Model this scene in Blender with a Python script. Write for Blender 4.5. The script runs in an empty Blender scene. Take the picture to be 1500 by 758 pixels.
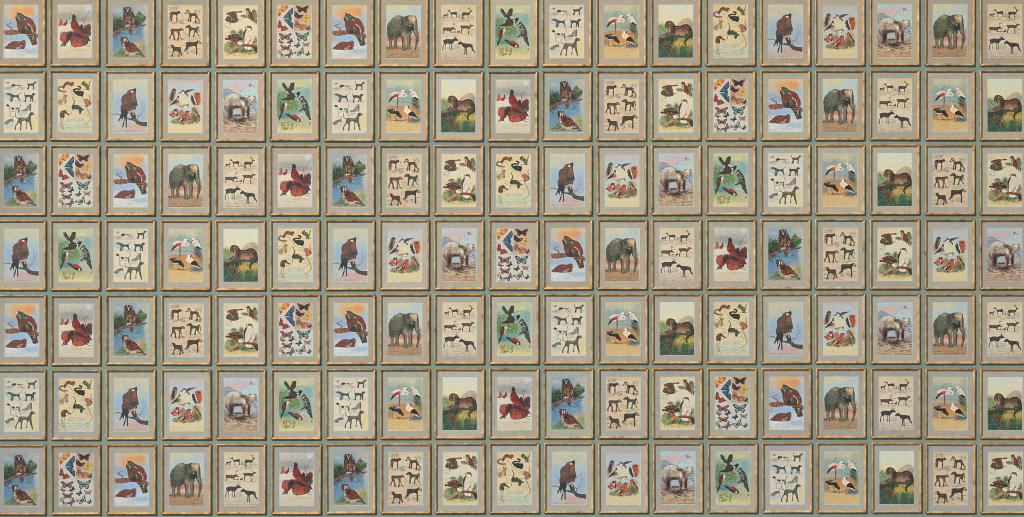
import bpy, math
import numpy as np
from mathutils import Vector

R = math.radians
scene = bpy.context.scene
COL = scene.collection

# ---------------------------------------------------------------- units: one photo pixel = 4 mm on the wall
PX = 0.004
CX, CY, MID = 750.0, 379.0, 1.80          # photo centre and its height on the wall


def wx(px):
    return (px - CX) * PX


def wz(py):
    return MID - (py - CY) * PX


# ---------------------------------------------------------------- camera
DIST = 13.0
cam_d = bpy.data.cameras.new("camera")
cam_d.sensor_width = 36.0
cam_d.lens = 36.0 * (DIST - 0.012) / (1500 * PX)
cam_d.clip_end = 500
cam = bpy.data.objects.new("camera", cam_d)
cam.location = (0, -DIST, MID)
cam.rotation_euler = (R(90), 0, 0)
COL.objects.link(cam)
scene.camera = cam

# ---------------------------------------------------------------- light: soft room light and one lamp high on the left
world = bpy.data.worlds.new("World")
scene.world = world
world.use_nodes = True
bg = world.node_tree.nodes["Background"]
bg.inputs[0].default_value = (0.64, 0.92, 1.06, 1)
bg.inputs[1].default_value = 0.28


KEY_AT = Vector((-0.74, -1.0, 0.80)).normalized() * 40 + Vector((0, 0, MID))
kd = bpy.data.lights.new("key_lamp", 'SPOT')
kd.energy = 79000
kd.color = (1.0, 0.94, 0.845)
kd.spot_size = R(19.5)
kd.spot_blend = 1.0
kd.shadow_soft_size = 1.0
key = bpy.data.objects.new("key_lamp", kd)
key.location = KEY_AT
key.rotation_euler = (Vector((.7, 0, MID - .5)) - KEY_AT).to_track_quat('-Z', 'Y').to_euler()
COL.objects.link(key)

scene.cycles.filter_width = 1.0
scene.view_settings.view_transform = 'Standard'
scene.view_settings.look = 'None'
scene.view_settings.exposure = 0.0
scene.view_settings.gamma = 1.0
scene.view_settings.use_curve_mapping = False
# ---------------------------------------------------------------- the printed plates
# Every plate is painted by code into a small colour grid (vertex colours of the print's mesh).
CW, CH = 153, 237                 # colour samples across and down a print
X0, X1, Y0, Y1 = 4.0, 487.0, 5.0, 753.0
PXS = (X1 - X0) / CW
PYS = (Y1 - Y0) / CH


def noise2(rs, w, h, sx, sy):
    """smooth value noise 0..1, feature size sx, sy samples"""
    gw, gh = int(w / sx) + 4, int(h / sy) + 4
    g = rs.rand(gh, gw)
    x = np.arange(w) / sx + rs.rand()
    y = np.arange(h) / sy + rs.rand()
    xi, yi = x.astype(int), y.astype(int)
    fx, fy = x - xi, y - yi
    fx = fx * fx * (3 - 2 * fx)
    fy = fy * fy * (3 - 2 * fy)
    a = g[np.ix_(yi, xi)] * (1 - fx) + g[np.ix_(yi, xi + 1)] * fx
    b = g[np.ix_(yi + 1, xi)] * (1 - fx) + g[np.ix_(yi + 1, xi + 1)] * fx
    return a * (1 - fy[:, None]) + b * fy[:, None]


def catmull(pts, closed, n=5):
    p = np.array(pts, float)
    m = len(p)
    if m < 3:
        return p
    out = []
    for i in range(m if closed else m - 1):
        if closed:
            a, b, c, d = p[(i - 1) % m], p[i], p[(i + 1) % m], p[(i + 2) % m]
        else:
            a, b, c, d = p[max(i - 1, 0)], p[i], p[i + 1], p[min(i + 2, m - 1)]
        for k in range(n):
            t = k / n
            out.append(.5 * (2 * b + (c - a) * t + (2 * a - 5 * b + 4 * c - d) * t * t + (3 * b - a - 3 * c + d) * t ** 3))
    if not closed:
        out.append(p[-1])
    return np.array(out)


def self_y(p):
    return np.repeat(p.y[:, None], CW, 1)


class Plate:
    def __init__(self, seed, stops):
        """stops: [(y, colour)...] the paper or sky colour from top to bottom"""
        self.rs = np.random.RandomState(seed)
        self.x = X0 + (np.arange(CW) + .5) * PXS
        self.y = Y0 + (np.arange(CH) + .5) * PYS
        ys = [s[0] for s in stops]
        self.img = np.zeros((CH, CW, 3))
        for k in range(3):
            self.img[:, :, k] = np.interp(self.y, ys, [s[1][k] for s in stops])[:, None]
        self.last = None

    def mix(self, m, col, sl=None):
        c = np.array(col, float)
        if sl is None:
            self.img += (c - self.img) * m[:, :, None]
        else:
            v = self.img[sl]
            v += (c - v) * m[:, :, None]

    def patch(self, cx, cy, rx, ry, col, op=.85, clip=None, rough=.5):
        d = ((self.x - cx) / rx)[None, :] ** 2 + ((self.y - cy) / ry)[:, None] ** 2
        m = np.exp(-(d * .8) ** 1.6)
        if rough:
            n = noise2(self.rs, CW, CH, 9, 6) * .6 + noise2(self.rs, CW, CH, 3.5, 3) * .4
            m = np.clip(m * (1 + rough * 2 * (n - .5)), 0, 1)
        m = m * op
        if clip is not None:
            m = m * clip
        self.mix(m, col)

    def mask(self, pts, curve=True):
        p = catmull(pts, True) if curve else np.array(pts, float)
        m = np.zeros((CH, CW))
        x0 = max(int((p[:, 0].min() - X0) / PXS) - 1, 0)
        x1 = min(int((p[:, 0].max() - X0) / PXS) + 2, CW)
        y0 = max(int((p[:, 1].min() - Y0) / PYS) - 1, 0)
        y1 = min(int((p[:, 1].max() - Y0) / PYS) + 2, CH)
        if x1 <= x0 or y1 <= y0:
            return m
        S = 3
        xs = X0 + (x0 + (np.arange((x1 - x0) * S) + .5) / S) * PXS
        ys = Y0 + (y0 + (np.arange((y1 - y0) * S) + .5) / S) * PYS
        ins = np.zeros((len(ys), len(xs)), bool)
        q = np.roll(p, -1, 0)
        for (ax, ay), (bx, by) in zip(p, q):
            if ay == by:
                continue
            r = (ys >= min(ay, by)) & (ys < max(ay, by))
            if not r.any():
                continue
            cx = ax + (ys[r] - ay) * (bx - ax) / (by - ay)
            ins[r] ^= xs[None, :] < cx[:, None]
        m[y0:y1, x0:x1] = ins.reshape(y1 - y0, S, x1 - x0, S).mean((1, 3))
        return m

    def soften(self, m, k=1):
        for _ in range(k):
            a = np.pad(m, 1, mode='edge')
            m = (a[:-2, 1:-1] + a[2:, 1:-1] + a[1:-1, :-2] + a[1:-1, 2:] + 2 * m) / 6
        return m

    def poly(self, pts, col, tex=(), op=1., soft=0, edge=None, curve=True, scale=(4, 3), keep=None):
        m = self.mask(pts, curve)
        if soft:
            m = self.soften(m, soft)
        if keep is not None:
            m = m * keep
        self.mix(m * op, col)
        self.tex(m * op, tex, scale)
        if edge is not None:
            e = np.clip(m - self.soften(m, 2), 0, 1) * 2.2
            self.mix(np.clip(e, 0, 1) * m, edge)
        self.last = m
        return m

    def tex(self, m, cols, scale=(4, 3), sharp=5.):
        for c in cols:
            n = noise2(self.rs, CW, CH, *scale) * .62 + noise2(self.rs, CW, CH, scale[0] * .45, scale[1] * .45) * .38
            a = np.clip((n - .56) * sharp, 0, .85)
            self.mix(m * a, c)

    def line(self, pts, w, col, op=1., curve=True, w2=None):
        p = catmull(pts, False, 5) if curve else np.array(pts, float)
        w2 = w if w2 is None else w2
        pad = max(w, w2) + 5
        x0 = max(int((p[:, 0].min() - pad - X0) / PXS), 0)
        x1 = min(int((p[:, 0].max() + pad - X0) / PXS) + 1, CW)
        y0 = max(int((p[:, 1].min() - pad - Y0) / PYS), 0)
        y1 = min(int((p[:, 1].max() + pad - Y0) / PYS) + 1, CH)
        if x1 <= x0 or y1 <= y0:
            return
        X, Y = np.meshgrid(self.x[x0:x1], self.y[y0:y1])
        best = np.full(X.shape, -1e9)
        n = len(p) - 1
        for i in range(n):
            ax, ay = p[i]
            dx, dy = p[i + 1] - p[i]
            L = dx * dx + dy * dy + 1e-9
            t = np.clip(((X - ax) * dx + (Y - ay) * dy) / L, 0, 1)
            d = np.hypot(X - ax - t * dx, Y - ay - t * dy)
            r = (w + (w2 - w) * (i + t) / n) / 2
            best = np.maximum(best, r - d)
        m = np.clip(best / PXS + .5, 0, 1) * min(1., op)
        self.mix(m, col, (slice(y0, y1), slice(x0, x1)))

    def ell(self, cx, cy, rx, ry, col, op=1., rot=0., clip=None):
        c, s = math.cos(rot), math.sin(rot)
        X = self.x[None, :] - cx
        Y = self.y[:, None] - cy
        u, v = (X * c + Y * s) / rx, (-X * s + Y * c) / ry
        d = 1 - np.sqrt(u * u + v * v)
        m = np.clip(d * min(rx, ry) / PXS + .5, 0, 1) * op
        if clip is not None:
            m = m * clip
        self.mix(m, col)

    def dabs(self, m, n, length, w, cols, ang=0., spread=.5, op=.8):
        """n short brush strokes whose centres fall inside mask m (or in a box)"""
        rs = self.rs
        if isinstance(m, tuple):
            bx = m
            P = np.stack([bx[0] + rs.rand(n) * (bx[2] - bx[0]), bx[1] + rs.rand(n) * (bx[3] - bx[1])], 1)
        else:
            yy, xx = np.nonzero(m > .5)
            if not len(xx):
                return
            k = rs.randint(0, len(xx), n)
            P = np.stack([self.x[xx[k]], self.y[yy[k]]], 1)
        for px, py in P:
            a = ang + (rs.rand() - .5) * 2 * spread
            L = length * (.5 + rs.rand()) / 2
            dx, dy = math.cos(a) * L, math.sin(a) * L
            c = cols[rs.randint(len(cols))]
            bend = (rs.rand() - .5) * L * .5
            self.line([(px - dx, py - dy), (px - dy * .2 + bend * .3, py + dx * .2), (px + dx, py + dy)],
                      w * (.7 + .6 * rs.rand()), c, op)

    def etch(self, box, n, col=(120, 110, 95), length=26, w=2.2, op=.6, spread=.45):
        self.dabs(box, n, length, w, [col], 0., spread, op)

    def finish(self, warp=3.2, weave=5., mottle=9., sat=.93, crush=.2):
        rs = self.rs
        # hand-painted wobble of every outline
        n1 = (noise2(rs, CW, CH, 5, 5) - .5) * 2 * warp / PXS + (noise2(rs, CW, CH, 2, 2) - .5) * 1.1 * warp / PXS
        n2 = (noise2(rs, CW, CH, 5, 5) - .5) * 2 * warp / PYS + (noise2(rs, CW, CH, 2, 2) - .5) * 1.1 * warp / PYS
        X, Y = np.meshgrid(np.arange(CW), np.arange(CH))
        xi = np.clip(X + n1, 0, CW - 1.001)
        yi = np.clip(Y + n2, 0, CH - 1.001)
        a, b = xi.astype(int), yi.astype(int)
        fx, fy = (xi - a)[:, :, None], (yi - b)[:, :, None]
        g = self.img
        b1, a1 = np.minimum(b + 1, CH - 1), np.minimum(a + 1, CW - 1)
        im = (g[b, a] * (1 - fx) + g[b, a1] * fx) * (1 - fy) + (g[b1, a] * (1 - fx) + g[b1, a1] * fx) * fy
        # crisper brush edges, broken colour inside the darker painted parts
        bl = im.copy()
        for _ in range(3):
            q = np.pad(bl, ((1, 1), (1, 1), (0, 0)), mode='edge')
            bl = (q[:-2, 1:-1] + q[2:, 1:-1] + q[1:-1, :-2] + q[1:-1, 2:] + q[1:-1, 1:-1]) / 5
        wide = bl
        for _ in range(22):
            q = np.pad(wide, ((1, 1), (1, 1), (0, 0)), mode='edge')
            wide = (q[:-2, 1:-1] + q[2:, 1:-1] + q[1:-1, :-2] + q[1:-1, 2:] + q[1:-1, 1:-1]) / 5
        im = im + (im - bl) * .7 + (bl - wide) * .28
        g = im.mean(2, keepdims=True)
        im = g + (im - g) * sat
        im = im * (1 - crush * np.clip((120 - g) / 80, 0, 1))
        dark = np.clip((190 - g) / 110, 0, 1)
        st = (noise2(rs, CW, CH, 3.2, 2.4) * .6 + noise2(rs, CW, CH, 1.6, 1.6) * .4 - .5)[:, :, None]
        im = im * (1 + st * dark * .55) + np.clip(st - .2, 0, 1) * dark * 110
        # paper tone and canvas grain
        lum = (noise2(rs, CW, CH, 7, 6) - .5) * mottle * .8
        for k in range(3):
            im[:, :, k] += lum + (noise2(rs, CW, CH, 16, 14) - .5) * mottle * .7 + (noise2(rs, CW, CH, 6, 5) - .5) * mottle * .35
        gr = (rs.rand(CH, CW) - .5) * weave * 1.6 + (rs.rand(CH, 1) - .5) * weave + (rs.rand(1, CW) - .5) * weave
        im += gr[:, :, None]
        return 255. * (np.clip(im, 0, 255) / 255.) ** 1.12


def plate_grouse():
    p = Plate(11, [(0, (208, 194, 178)), (170, (204, 196, 186)), (300, (176, 194, 206)), (480, (178, 198, 212)), (620, (200, 207, 212)), (758, (208, 206, 206))])
    p.patch(60, 130, 70, 90, (206, 188, 166)); p.patch(290, 85, 150, 62, (238, 176, 104)); p.patch(370, 105, 75, 45, (232, 140, 90))
    p.patch(185, 160, 60, 90, (230, 158, 112)); p.patch(300, 120, 130, 60, (234, 164, 104), .7); p.patch(230, 40, 70, 25, (226, 188, 120)); p.patch(60, 245, 60, 48, (142, 178, 210))
    p.patch(435, 190, 45, 90, (164, 190, 206)); p.patch(150, 290, 70, 45, (148, 178, 208)); p.patch(180, 470, 140, 45, (152, 186, 220))
    p.patch(390, 650, 90, 45, (150, 186, 216)); p.patch(100, 655, 90, 35, (220, 220, 218)); p.patch(380, 600, 60, 30, (214, 214, 214)); p.patch(250, 725, 200, 20, (214, 210, 208))
    p.patch(30, 460, 25, 60, (190, 170, 160)); p.patch(455, 90, 22, 70, (206, 196, 178))
    br = [(140, 82, 52), (100, 58, 38), (186, 124, 86)]
    p.poly([(10, 385), (40, 366), (120, 360), (210, 362), (300, 400), (400, 392), (480, 415), (482, 472), (400, 450), (330, 428), (250, 415), (160, 428), (70, 436), (20, 415)], (152, 94, 60), br)
    p.line([(118, 365), (118, 330), (78, 312), (58, 290), (85, 278), (122, 268)], 20, (166, 106, 72), 1, w2=8); p.line([(75, 300), (30, 288)], 10, (172, 116, 84), 1, w2=4); p.line([(40, 380), (12, 350)], 8, (176, 130, 104), .8)
    m = p.poly([(325, 430), (380, 430), (450, 450), (472, 535), (462, 568), (430, 576), (398, 565), (368, 490)], (92, 62, 48), [(60, 48, 42), (190, 172, 152), (130, 80, 56)])
    p.line([(420, 455), (412, 490)], 14, (206, 196, 180), .8); p.line([(440, 500), (436, 560)], 10, (54, 50, 46), .8)
    m = p.poly([(185, 150), (200, 125), (240, 125), (290, 160), (340, 180), (390, 210), (430, 260), (455, 320), (457, 380), (420, 400), (380, 415), (310, 417), (245, 405), (215, 370), (195, 310), (185, 240), (170, 195)], (106, 62, 44), [(64, 52, 44), (154, 78, 48), (60, 66, 60), (130, 60, 42)])
    p.patch(300, 370, 70, 40, (58, 54, 48), .9, m); p.patch(222, 330, 22, 70, (150, 84, 50), .85, m); p.patch(280, 285, 30, 40, (132, 78, 50), .8, m); p.patch(330, 345, 20, 40, (120, 112, 96), .8, m); p.patch(250, 390, 40, 20, (70, 62, 54), .8, m); p.patch(440, 330, 14, 60, (84, 50, 42), .8, m)
    p.poly([(318, 215), (350, 185), (400, 210), (440, 280), (456, 370), (430, 390), (400, 340), (350, 280), (310, 270)], (146, 60, 44), [(112, 48, 38), (170, 84, 60)])
    p.poly([(185, 150), (195, 122), (235, 125), (290, 155), (322, 190), (300, 235), (240, 232), (190, 218), (170, 190)], (76, 76, 66), [(120, 120, 104), (48, 50, 46)])
    p.line([(190, 165), (215, 195), (225, 225)], 16, (176, 174, 152), .85); p.line([(235, 150), (275, 178)], 9, (140, 140, 124), .7); p.line([(290, 200), (318, 225)], 12, (186, 180, 160), .8)
    p.dabs(m, 60, 15, 4, [(64, 56, 50), (170, 96, 62), (140, 128, 112), (52, 58, 56), (120, 56, 40)], .9, .5, .75)
    p.line([(338, 275), (372, 298), (398, 335), (404, 388)], 14, (206, 196, 176), .9); p.line([(335, 290), (370, 315), (385, 350)], 7, (44, 44, 42), .9); p.line([(352, 275), (385, 302), (408, 340)], 4, (70, 60, 52), .8)
    p.line([(310, 310), (315, 345)], 8, (170, 176, 170), .8); p.line([(220, 160), (240, 180)], 6, (176, 60, 44), .8); p.line([(188, 135), (205, 124)], 8, (40, 40, 38))
    p.ell(181, 142, 9, 8, (226, 206, 178)); p.ell(228, 128, 6, 4, (190, 60, 40))
    p.poly([(18, 618), (60, 575), (110, 530), (170, 515), (230, 522), (280, 503), (312, 515), (312, 570), (290, 622), (230, 632), (150, 632), (80, 628)], (142, 68, 52), [(104, 54, 44), (176, 104, 84), (120, 60, 50)])
    p.dabs(p.last, 60, 26, 4, [(84, 44, 40), (196, 128, 108), (160, 80, 64), (96, 60, 56)], -.2, .3, .75)
    p.poly([(175, 625), (215, 590), (262, 572), (252, 600), (220, 630)], (174, 156, 150), [(96, 70, 66)]); p.line([(250, 545), (310, 550)], 5, (100, 44, 40), .8); p.ell(292, 515, 8, 6, (84, 60, 56))
    p.dabs((20, 640, 470, 740), 40, 60, 8, [(222, 222, 222), (168, 190, 212), (200, 206, 212), (206, 190, 182)], 0, .2, .5)
    return p.finish(sat=.9, crush=.08)


def plate_pheasant():
    p = Plate(12, [(0, (210, 198, 186)), (110, (200, 190, 178)), (200, (176, 172, 166)), (290, (214, 203, 190)), (480, (222, 210, 196)), (640, (218, 204, 186)), (758, (212, 197, 178))])
    p.patch(160, 165, 130, 45, (160, 162, 156)); p.patch(400, 150, 100, 90, (176, 178, 178)); p.patch(330, 215, 120, 35, (150, 154, 156)); p.patch(430, 60, 40, 40, (206, 212, 216)); p.patch(100, 345, 110, 50, (226, 214, 198))
    p.line([(10, 292), (90, 285), (180, 268), (350, 215)], 6, (160, 154, 148), .7)
    p.poly([(20, 300), (30, 262), (48, 215), (62, 200), (72, 245), (88, 268), (62, 300)], (184, 108, 102), [(206, 160, 150), (150, 74, 74)], .9, 1)
    for a in range(9):
        p.line([(52, 285), (25 + a * 8, 195 + abs(a - 4) * 9)], 3, (176, 92, 90), .7)
    p.poly([(84, 290), (95, 265), (120, 250), (125, 222), (138, 222), (143, 250), (138, 280), (115, 298)], (156, 48, 44), [(110, 40, 38)]); p.ell(132, 233, 9, 13, (48, 46, 44))
    p.line([(80, 295), (125, 305)], 6, (70, 62, 60), .8); p.line([(10, 300), (60, 300)], 5, (140, 90, 84), .6)
    tr = (176, 98, 92)
    p.line([(388, 390), (376, 280), (362, 218), (392, 206), (430, 130), (466, 60)], 14, tr, 1, w2=4); p.line([(362, 218), (342, 150), (318, 118), (250, 92), (158, 55)], 8, (172, 140, 134), .9, w2=3)
    p.line([(318, 118), (260, 118), (190, 88)], 4, (170, 152, 146), .8); p.line([(345, 160), (320, 60)], 3, (180, 164, 158), .7); p.line([(400, 190), (360, 178)], 5, tr, .8); p.line([(375, 290), (410, 240)], 4, (170, 130, 126), .7)
    p.poly([(310, 312), (340, 285), (360, 300), (368, 350), (390, 312), (440, 280), (466, 310), (466, 380), (470, 420), (440, 465), (468, 520), (400, 500), (380, 440), (320, 470), (250, 430), (300, 360)], (76, 50, 50), [(134, 48, 48), (52, 48, 50), (116, 92, 90), (60, 44, 44)], .95, 1)
    p.patch(432, 315, 36, 32, (146, 50, 50), .8); p.patch(340, 330, 22, 30, (46, 48, 50), .8)
    p.poly([(165, 402), (230, 380), (300, 420), (400, 468), (432, 540), (350, 590), (280, 602), (220, 592), (190, 540), (170, 480)], (112, 44, 42), [(56, 40, 42), (168, 62, 52), (146, 108, 102), (72, 50, 52)], 1, 1)
    m = p.poly([(38, 462), (58, 412), (110, 390), (170, 390), (230, 382), (242, 402), (190, 460), (160, 520), (120, 562), (70, 530), (45, 502)], (152, 58, 46), [(116, 48, 42), (176, 80, 60)])
    p.patch(110, 400, 60, 18, (116, 112, 108), .9, m); p.patch(88, 470, 38, 38, (208, 92, 62), .85, m); p.patch(160, 470, 30, 40, (54, 42, 42), .85, m); p.dabs(m, 16, 16, 5, [(60, 46, 44), (206, 150, 128)], .6, .5, .7)
    p.poly([(62, 550), (90, 528), (126, 545), (122, 580), (90, 586), (70, 570)], (52, 56, 58), [(110, 110, 108)]); p.line([(72, 562), (48, 597)], 9, (30, 30, 32)); p.line([(58, 572), (72, 597)], 8, (30, 30, 32)); p.ell(102, 573, 12, 9, (164, 92, 70)); p.ell(84, 545, 7, 5, (214, 206, 196))
    m = p.poly([(198, 520), (230, 500), (330, 500), (382, 540), (340, 580), (260, 608), (220, 592)], (168, 64, 48), [(108, 48, 42), (208, 128, 100), (186, 80, 58)])
    p.poly([(300, 490), (340, 480), (370, 495), (350, 512), (308, 508)], (176, 52, 46))
    p.line([(355, 530), (400, 580), (462, 600)], 15, (58, 56, 58), .95, w2=5); p.line([(400, 560), (465, 562)], 8, (110, 104, 102), .8)
    m = p.poly([(203, 232), (215, 185), (240, 185), (256, 215), (290, 260), (310, 300), (312, 350), (370, 410), (402, 450), (380, 457), (300, 407), (235, 377), (200, 337), (190, 285)], (144, 40, 34), [(84, 30, 28), (178, 60, 46), (110, 36, 32)])
    p.poly([(250, 335), (288, 295), (308, 345), (285, 368)], (104, 52, 44), [(60, 42, 38), (160, 90, 70)]); p.poly([(238, 372), (300, 350), (402, 455), (380, 457)], (172, 56, 42), [(120, 46, 38)])
    p.line([(305, 365), (385, 440)], 6, (64, 50, 46), .8); p.patch(215, 300, 20, 40, (186, 50, 40), .7, m)
    p.poly([(198, 255), (212, 200), (206, 162), (225, 148), (246, 155), (258, 180), (253, 212), (225, 216)], (44, 46, 40), [(66, 72, 58)]); p.ell(219, 163, 12, 13, (162, 42, 40)); p.line([(208, 160), (196, 162)], 4, (120, 100, 90)); p.line([(207, 205), (228, 210)], 4, (170, 160, 140), .6)
    p.dabs(p.mask([(170, 405), (300, 400), (440, 300), (465, 460), (400, 540), (260, 560), (190, 520)]), 90, 18, 5, [(48, 40, 42), (150, 112, 104), (90, 44, 44), (60, 56, 58), (176, 76, 62)], .3, 1.2, .8); p.patch(180, 435, 30, 46, (46, 38, 40), .85); p.patch(290, 430, 46, 34, (54, 44, 46), .8); p.patch(400, 400, 40, 40, (70, 54, 56), .7); p.patch(245, 470, 46, 20, (150, 104, 98), .6); p.patch(290, 560, 60, 24, (196, 92, 66), .75); p.patch(90, 450, 34, 30, (204, 96, 66), .7); p.patch(105, 402, 50, 14, (126, 118, 112), .85); p.line([(190, 520), (165, 470), (200, 400)], 7, (44, 36, 38), .8); p.line([(205, 590), (190, 540), (215, 510)], 6, (60, 40, 40), .8); p.patch(420, 440, 30, 20, (150, 120, 116), .6)
    p.poly([(238, 372), (262, 350), (402, 455), (380, 457)], (172, 56, 42), [(120, 46, 38)])
    p.patch(160, 580, 30, 30, (226, 218, 206), .8); p.dabs((70, 580, 460, 640), 40, 30, 6, [(226, 218, 208), (190, 170, 140), (214, 196, 170), (196, 206, 206)], 0, .6, .6)
    p.dabs((20, 630, 470, 700), 22, 40, 4, [(196, 172, 130), (206, 186, 156)], 0, .2, .6); p.patch(330, 640, 110, 20, (214, 180, 130), .5)
    p.dabs(p.mask([(203, 250), (256, 235), (310, 310), (300, 400), (200, 340)]), 26, 14, 3.5, [(76, 30, 28), (196, 84, 62), (100, 44, 38)], 1.0, .4, .75); p.line([(192, 285), (200, 337), (240, 377)], 4, (70, 34, 32), .7)
    return p.finish(sat=.98, crush=.06)


def plate_owls():
    p = Plate(13, [(0, (160, 176, 186)), (200, (140, 164, 178)), (420, (112, 150, 176)), (600, (120, 152, 172)), (690, (140, 152, 140)), (758, (172, 160, 132))])
    p.patch(75, 90, 50, 28, (196, 192, 188)); p.patch(430, 60, 90, 110, (196, 182, 174)); p.patch(470, 380, 40, 300, (204, 194, 180)); p.patch(370, 560, 80, 60, (208, 180, 132)); p.patch(440, 620, 60, 80, (190, 178, 130)); p.patch(420, 610, 40, 50, (140, 150, 90), .8)
    p.patch(300, 460, 110, 60, (116, 160, 196), .7); p.patch(60, 560, 50, 90, (96, 146, 190), .8); p.patch(80, 250, 80, 40, (150, 160, 100), .6)
    m = p.poly([(10, 225), (40, 165), (90, 190), (150, 230), (165, 320), (60, 372), (10, 395)], (70, 96, 60), (), .6, 4)
    p.dabs(m, 90, 26, 10, [(46, 78, 48), (88, 116, 64), (36, 58, 46), (128, 146, 80), (54, 90, 52)], -.6, 1.2, .8)
    p.dabs((20, 140, 60, 190), 10, 24, 6, [(50, 80, 50)], -1, .8, .7); p.patch(50, 345, 50, 30, (36, 62, 44), .8)
    m = p.poly([(308, 200), (350, 130), (385, 90), (402, 130), (462, 160), (440, 240), (350, 292), (308, 285)], (100, 124, 76), (), .7, 4)
    p.dabs(m, 90, 24, 10, [(60, 90, 52), (110, 136, 78), (140, 160, 104), (44, 70, 48), (90, 120, 70)], -.7, 1.2, .8); p.dabs((310, 230, 380, 300), 22, 20, 9, [(40, 66, 50), (30, 56, 46)], -.6, 1, .8)
    p.dabs((410, 150, 465, 220), 9, 20, 5, [(40, 70, 54)], .6, .8, .8)
    p.poly([(10, 425), (150, 372), (250, 352), (420, 330), (380, 365), (290, 385), (200, 425), (100, 432), (20, 490)], (84, 130, 154), (), .6, 4); p.dabs((15, 380, 400, 440), 36, 24, 8, [(44, 84, 96), (70, 116, 140), (38, 70, 70)], .3, .6, .7); p.dabs((10, 430, 70, 500), 12, 24, 6, [(50, 80, 84)], .9, .6, .7)
    p.patch(95, 270, 70, 70, (76, 100, 66), .6); p.patch(110, 310, 60, 34, (44, 66, 46), .7); p.dabs((15, 170, 160, 350), 60, 26, 9, [(40, 66, 44), (96, 120, 66), (60, 88, 52), (30, 50, 38)], -.6, 1.1, .75); p.patch(380, 230, 50, 40, (76, 104, 64), .6); p.patch(330, 250, 30, 40, (40, 62, 50), .7); p.patch(60, 400, 60, 20, (30, 48, 50), .7); p.patch(230, 400, 120, 24, (110, 156, 186), .6); p.patch(60, 150, 60, 50, (150, 172, 178), .6)
    p.poly([(10, 395), (60, 365), (150, 325), (250, 312), (350, 300), (458, 278), (456, 296), (400, 318), (300, 337), (200, 347), (120, 372), (60, 412), (10, 440)], (146, 92, 80), [(104, 64, 56), (188, 142, 128), (120, 72, 62)])
    p.line([(10, 436), (60, 408), (140, 366), (260, 342)], 6, (70, 44, 42), .8)
    m = p.poly([(153, 110), (155, 60), (185, 38), (235, 38), (265, 60), (285, 100), (310, 160), (320, 230), (300, 290), (260, 310), (200, 302), (165, 262), (148, 205)], (104, 60, 40), [(146, 86, 54), (68, 44, 36), (124, 66, 42)])
    b = p.mask([(180, 190), (290, 165), (305, 250), (255, 305), (190, 290)]); p.dabs(b, 60, 26, 7, [(206, 178, 142), (84, 54, 40), (180, 138, 100), (60, 42, 36)], 1.5, .3, .9)
    p.patch(165, 230, 18, 50, (140, 76, 44), .8, m); p.ell(212, 84, 44, 40, (84, 54, 42)); p.ell(186, 92, 12, 15, (40, 30, 28)); p.ell(236, 92, 12, 15, (40, 30, 28))
    p.line([(192, 48), (204, 72), (213, 104)], 10, (208, 190, 166), .9); p.line([(238, 52), (226, 76), (216, 104)], 10, (208, 190, 166), .9); p.line([(262, 66), (268, 110)], 9, (196, 168, 138), .8); p.line([(168, 66), (163, 105)], 6, (176, 146, 116), .7)
    p.line([(170, 46), (215, 36), (255, 52)], 8, (46, 34, 32), .8); p.ell(213, 118, 8, 7, (60, 46, 40)); p.dabs(m, 22, 22, 5, [(60, 40, 34), (160, 104, 70)], 1.5, .3, .7)
    p.ell(203, 300, 16, 8, (212, 198, 186)); p.ell(240, 296, 16, 8, (206, 190, 176)); p.line([(205, 310), (260, 305)], 5, (80, 56, 50), .7)
    p.poly([(228, 345), (275, 340), (281, 390), (256, 422), (232, 390)], (128, 74, 46), [(176, 116, 76), (86, 52, 40)])
    m = p.poly([(118, 490), (130, 460), (190, 462), (226, 500), (250, 525), (300, 550), (350, 600), (400, 660), (428, 702), (410, 716), (360, 670), (300, 690), (230, 682), (170, 660), (145, 600), (128, 540)], (132, 60, 38), [(88, 48, 36), (172, 92, 58), (110, 52, 38)])
    p.poly([(143, 548), (165, 555), (200, 640), (260, 676), (335, 658), (352, 690), (300, 706), (220, 690), (165, 660)], (212, 182, 154), [(170, 120, 92)]); p.patch(210, 565, 30, 26, (52, 40, 38), .8, m); p.dabs(m, 36, 24, 5, [(70, 42, 34), (190, 130, 96), (58, 40, 38)], .8, .4, .8)
    p.poly([(325, 678), (380, 690), (440, 712), (447, 738), (400, 716), (330, 698)], (42, 46, 54), [(150, 150, 152)])
    p.line([(105, 450), (150, 461), (208, 460)], 9, (40, 48, 50), 1, w2=5); p.line([(165, 482), (160, 525)], 12, (214, 206, 196)); p.line([(192, 480), (186, 518)], 10, (206, 196, 186)); p.line([(178, 478), (178, 530)], 6, (50, 42, 42)); p.ell(148, 488, 8, 8, (60, 44, 40)); p.line([(205, 490), (215, 520)], 7, (196, 170, 150), .8); p.line([(140, 470), (130, 560)], 6, (80, 50, 42), .7)
    p.ell(210, 706, 18, 12, (172, 104, 62)); p.line([(215, 700), (195, 722)], 8, (172, 104, 62))
    m = p.poly([(20, 735), (100, 650), (130, 610), (180, 680), (210, 725)], (100, 126, 80), (), .5, 5); p.dabs(m, 34, 24, 7, [(66, 100, 66), (120, 136, 80), (90, 120, 90)], -.8, .8, .7)
    p.dabs((20, 705, 440, 748), 60, 24, 6, [(190, 178, 140), (128, 130, 84), (96, 96, 66), (204, 186, 158), (150, 120, 90)], 0, .5, .7); p.dabs((340, 560, 450, 680), 30, 26, 8, [(128, 144, 84), (176, 170, 110), (206, 186, 140)], -1.1, .5, .6)
    return p.finish(sat=.86)


def monkey_tex(p, pts, col, extra=()):
    m = p.poly(pts, tuple(c + 16 for c in col), list(extra) or [(42, 36, 30), (104, 72, 50)], edge=(40, 34, 28))
    p.dabs(m, 20, 15, 4, [tuple(c + 62 for c in col), tuple(c + 40 for c in col), (38, 34, 30)], .6, .9, .65)
    return m


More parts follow.
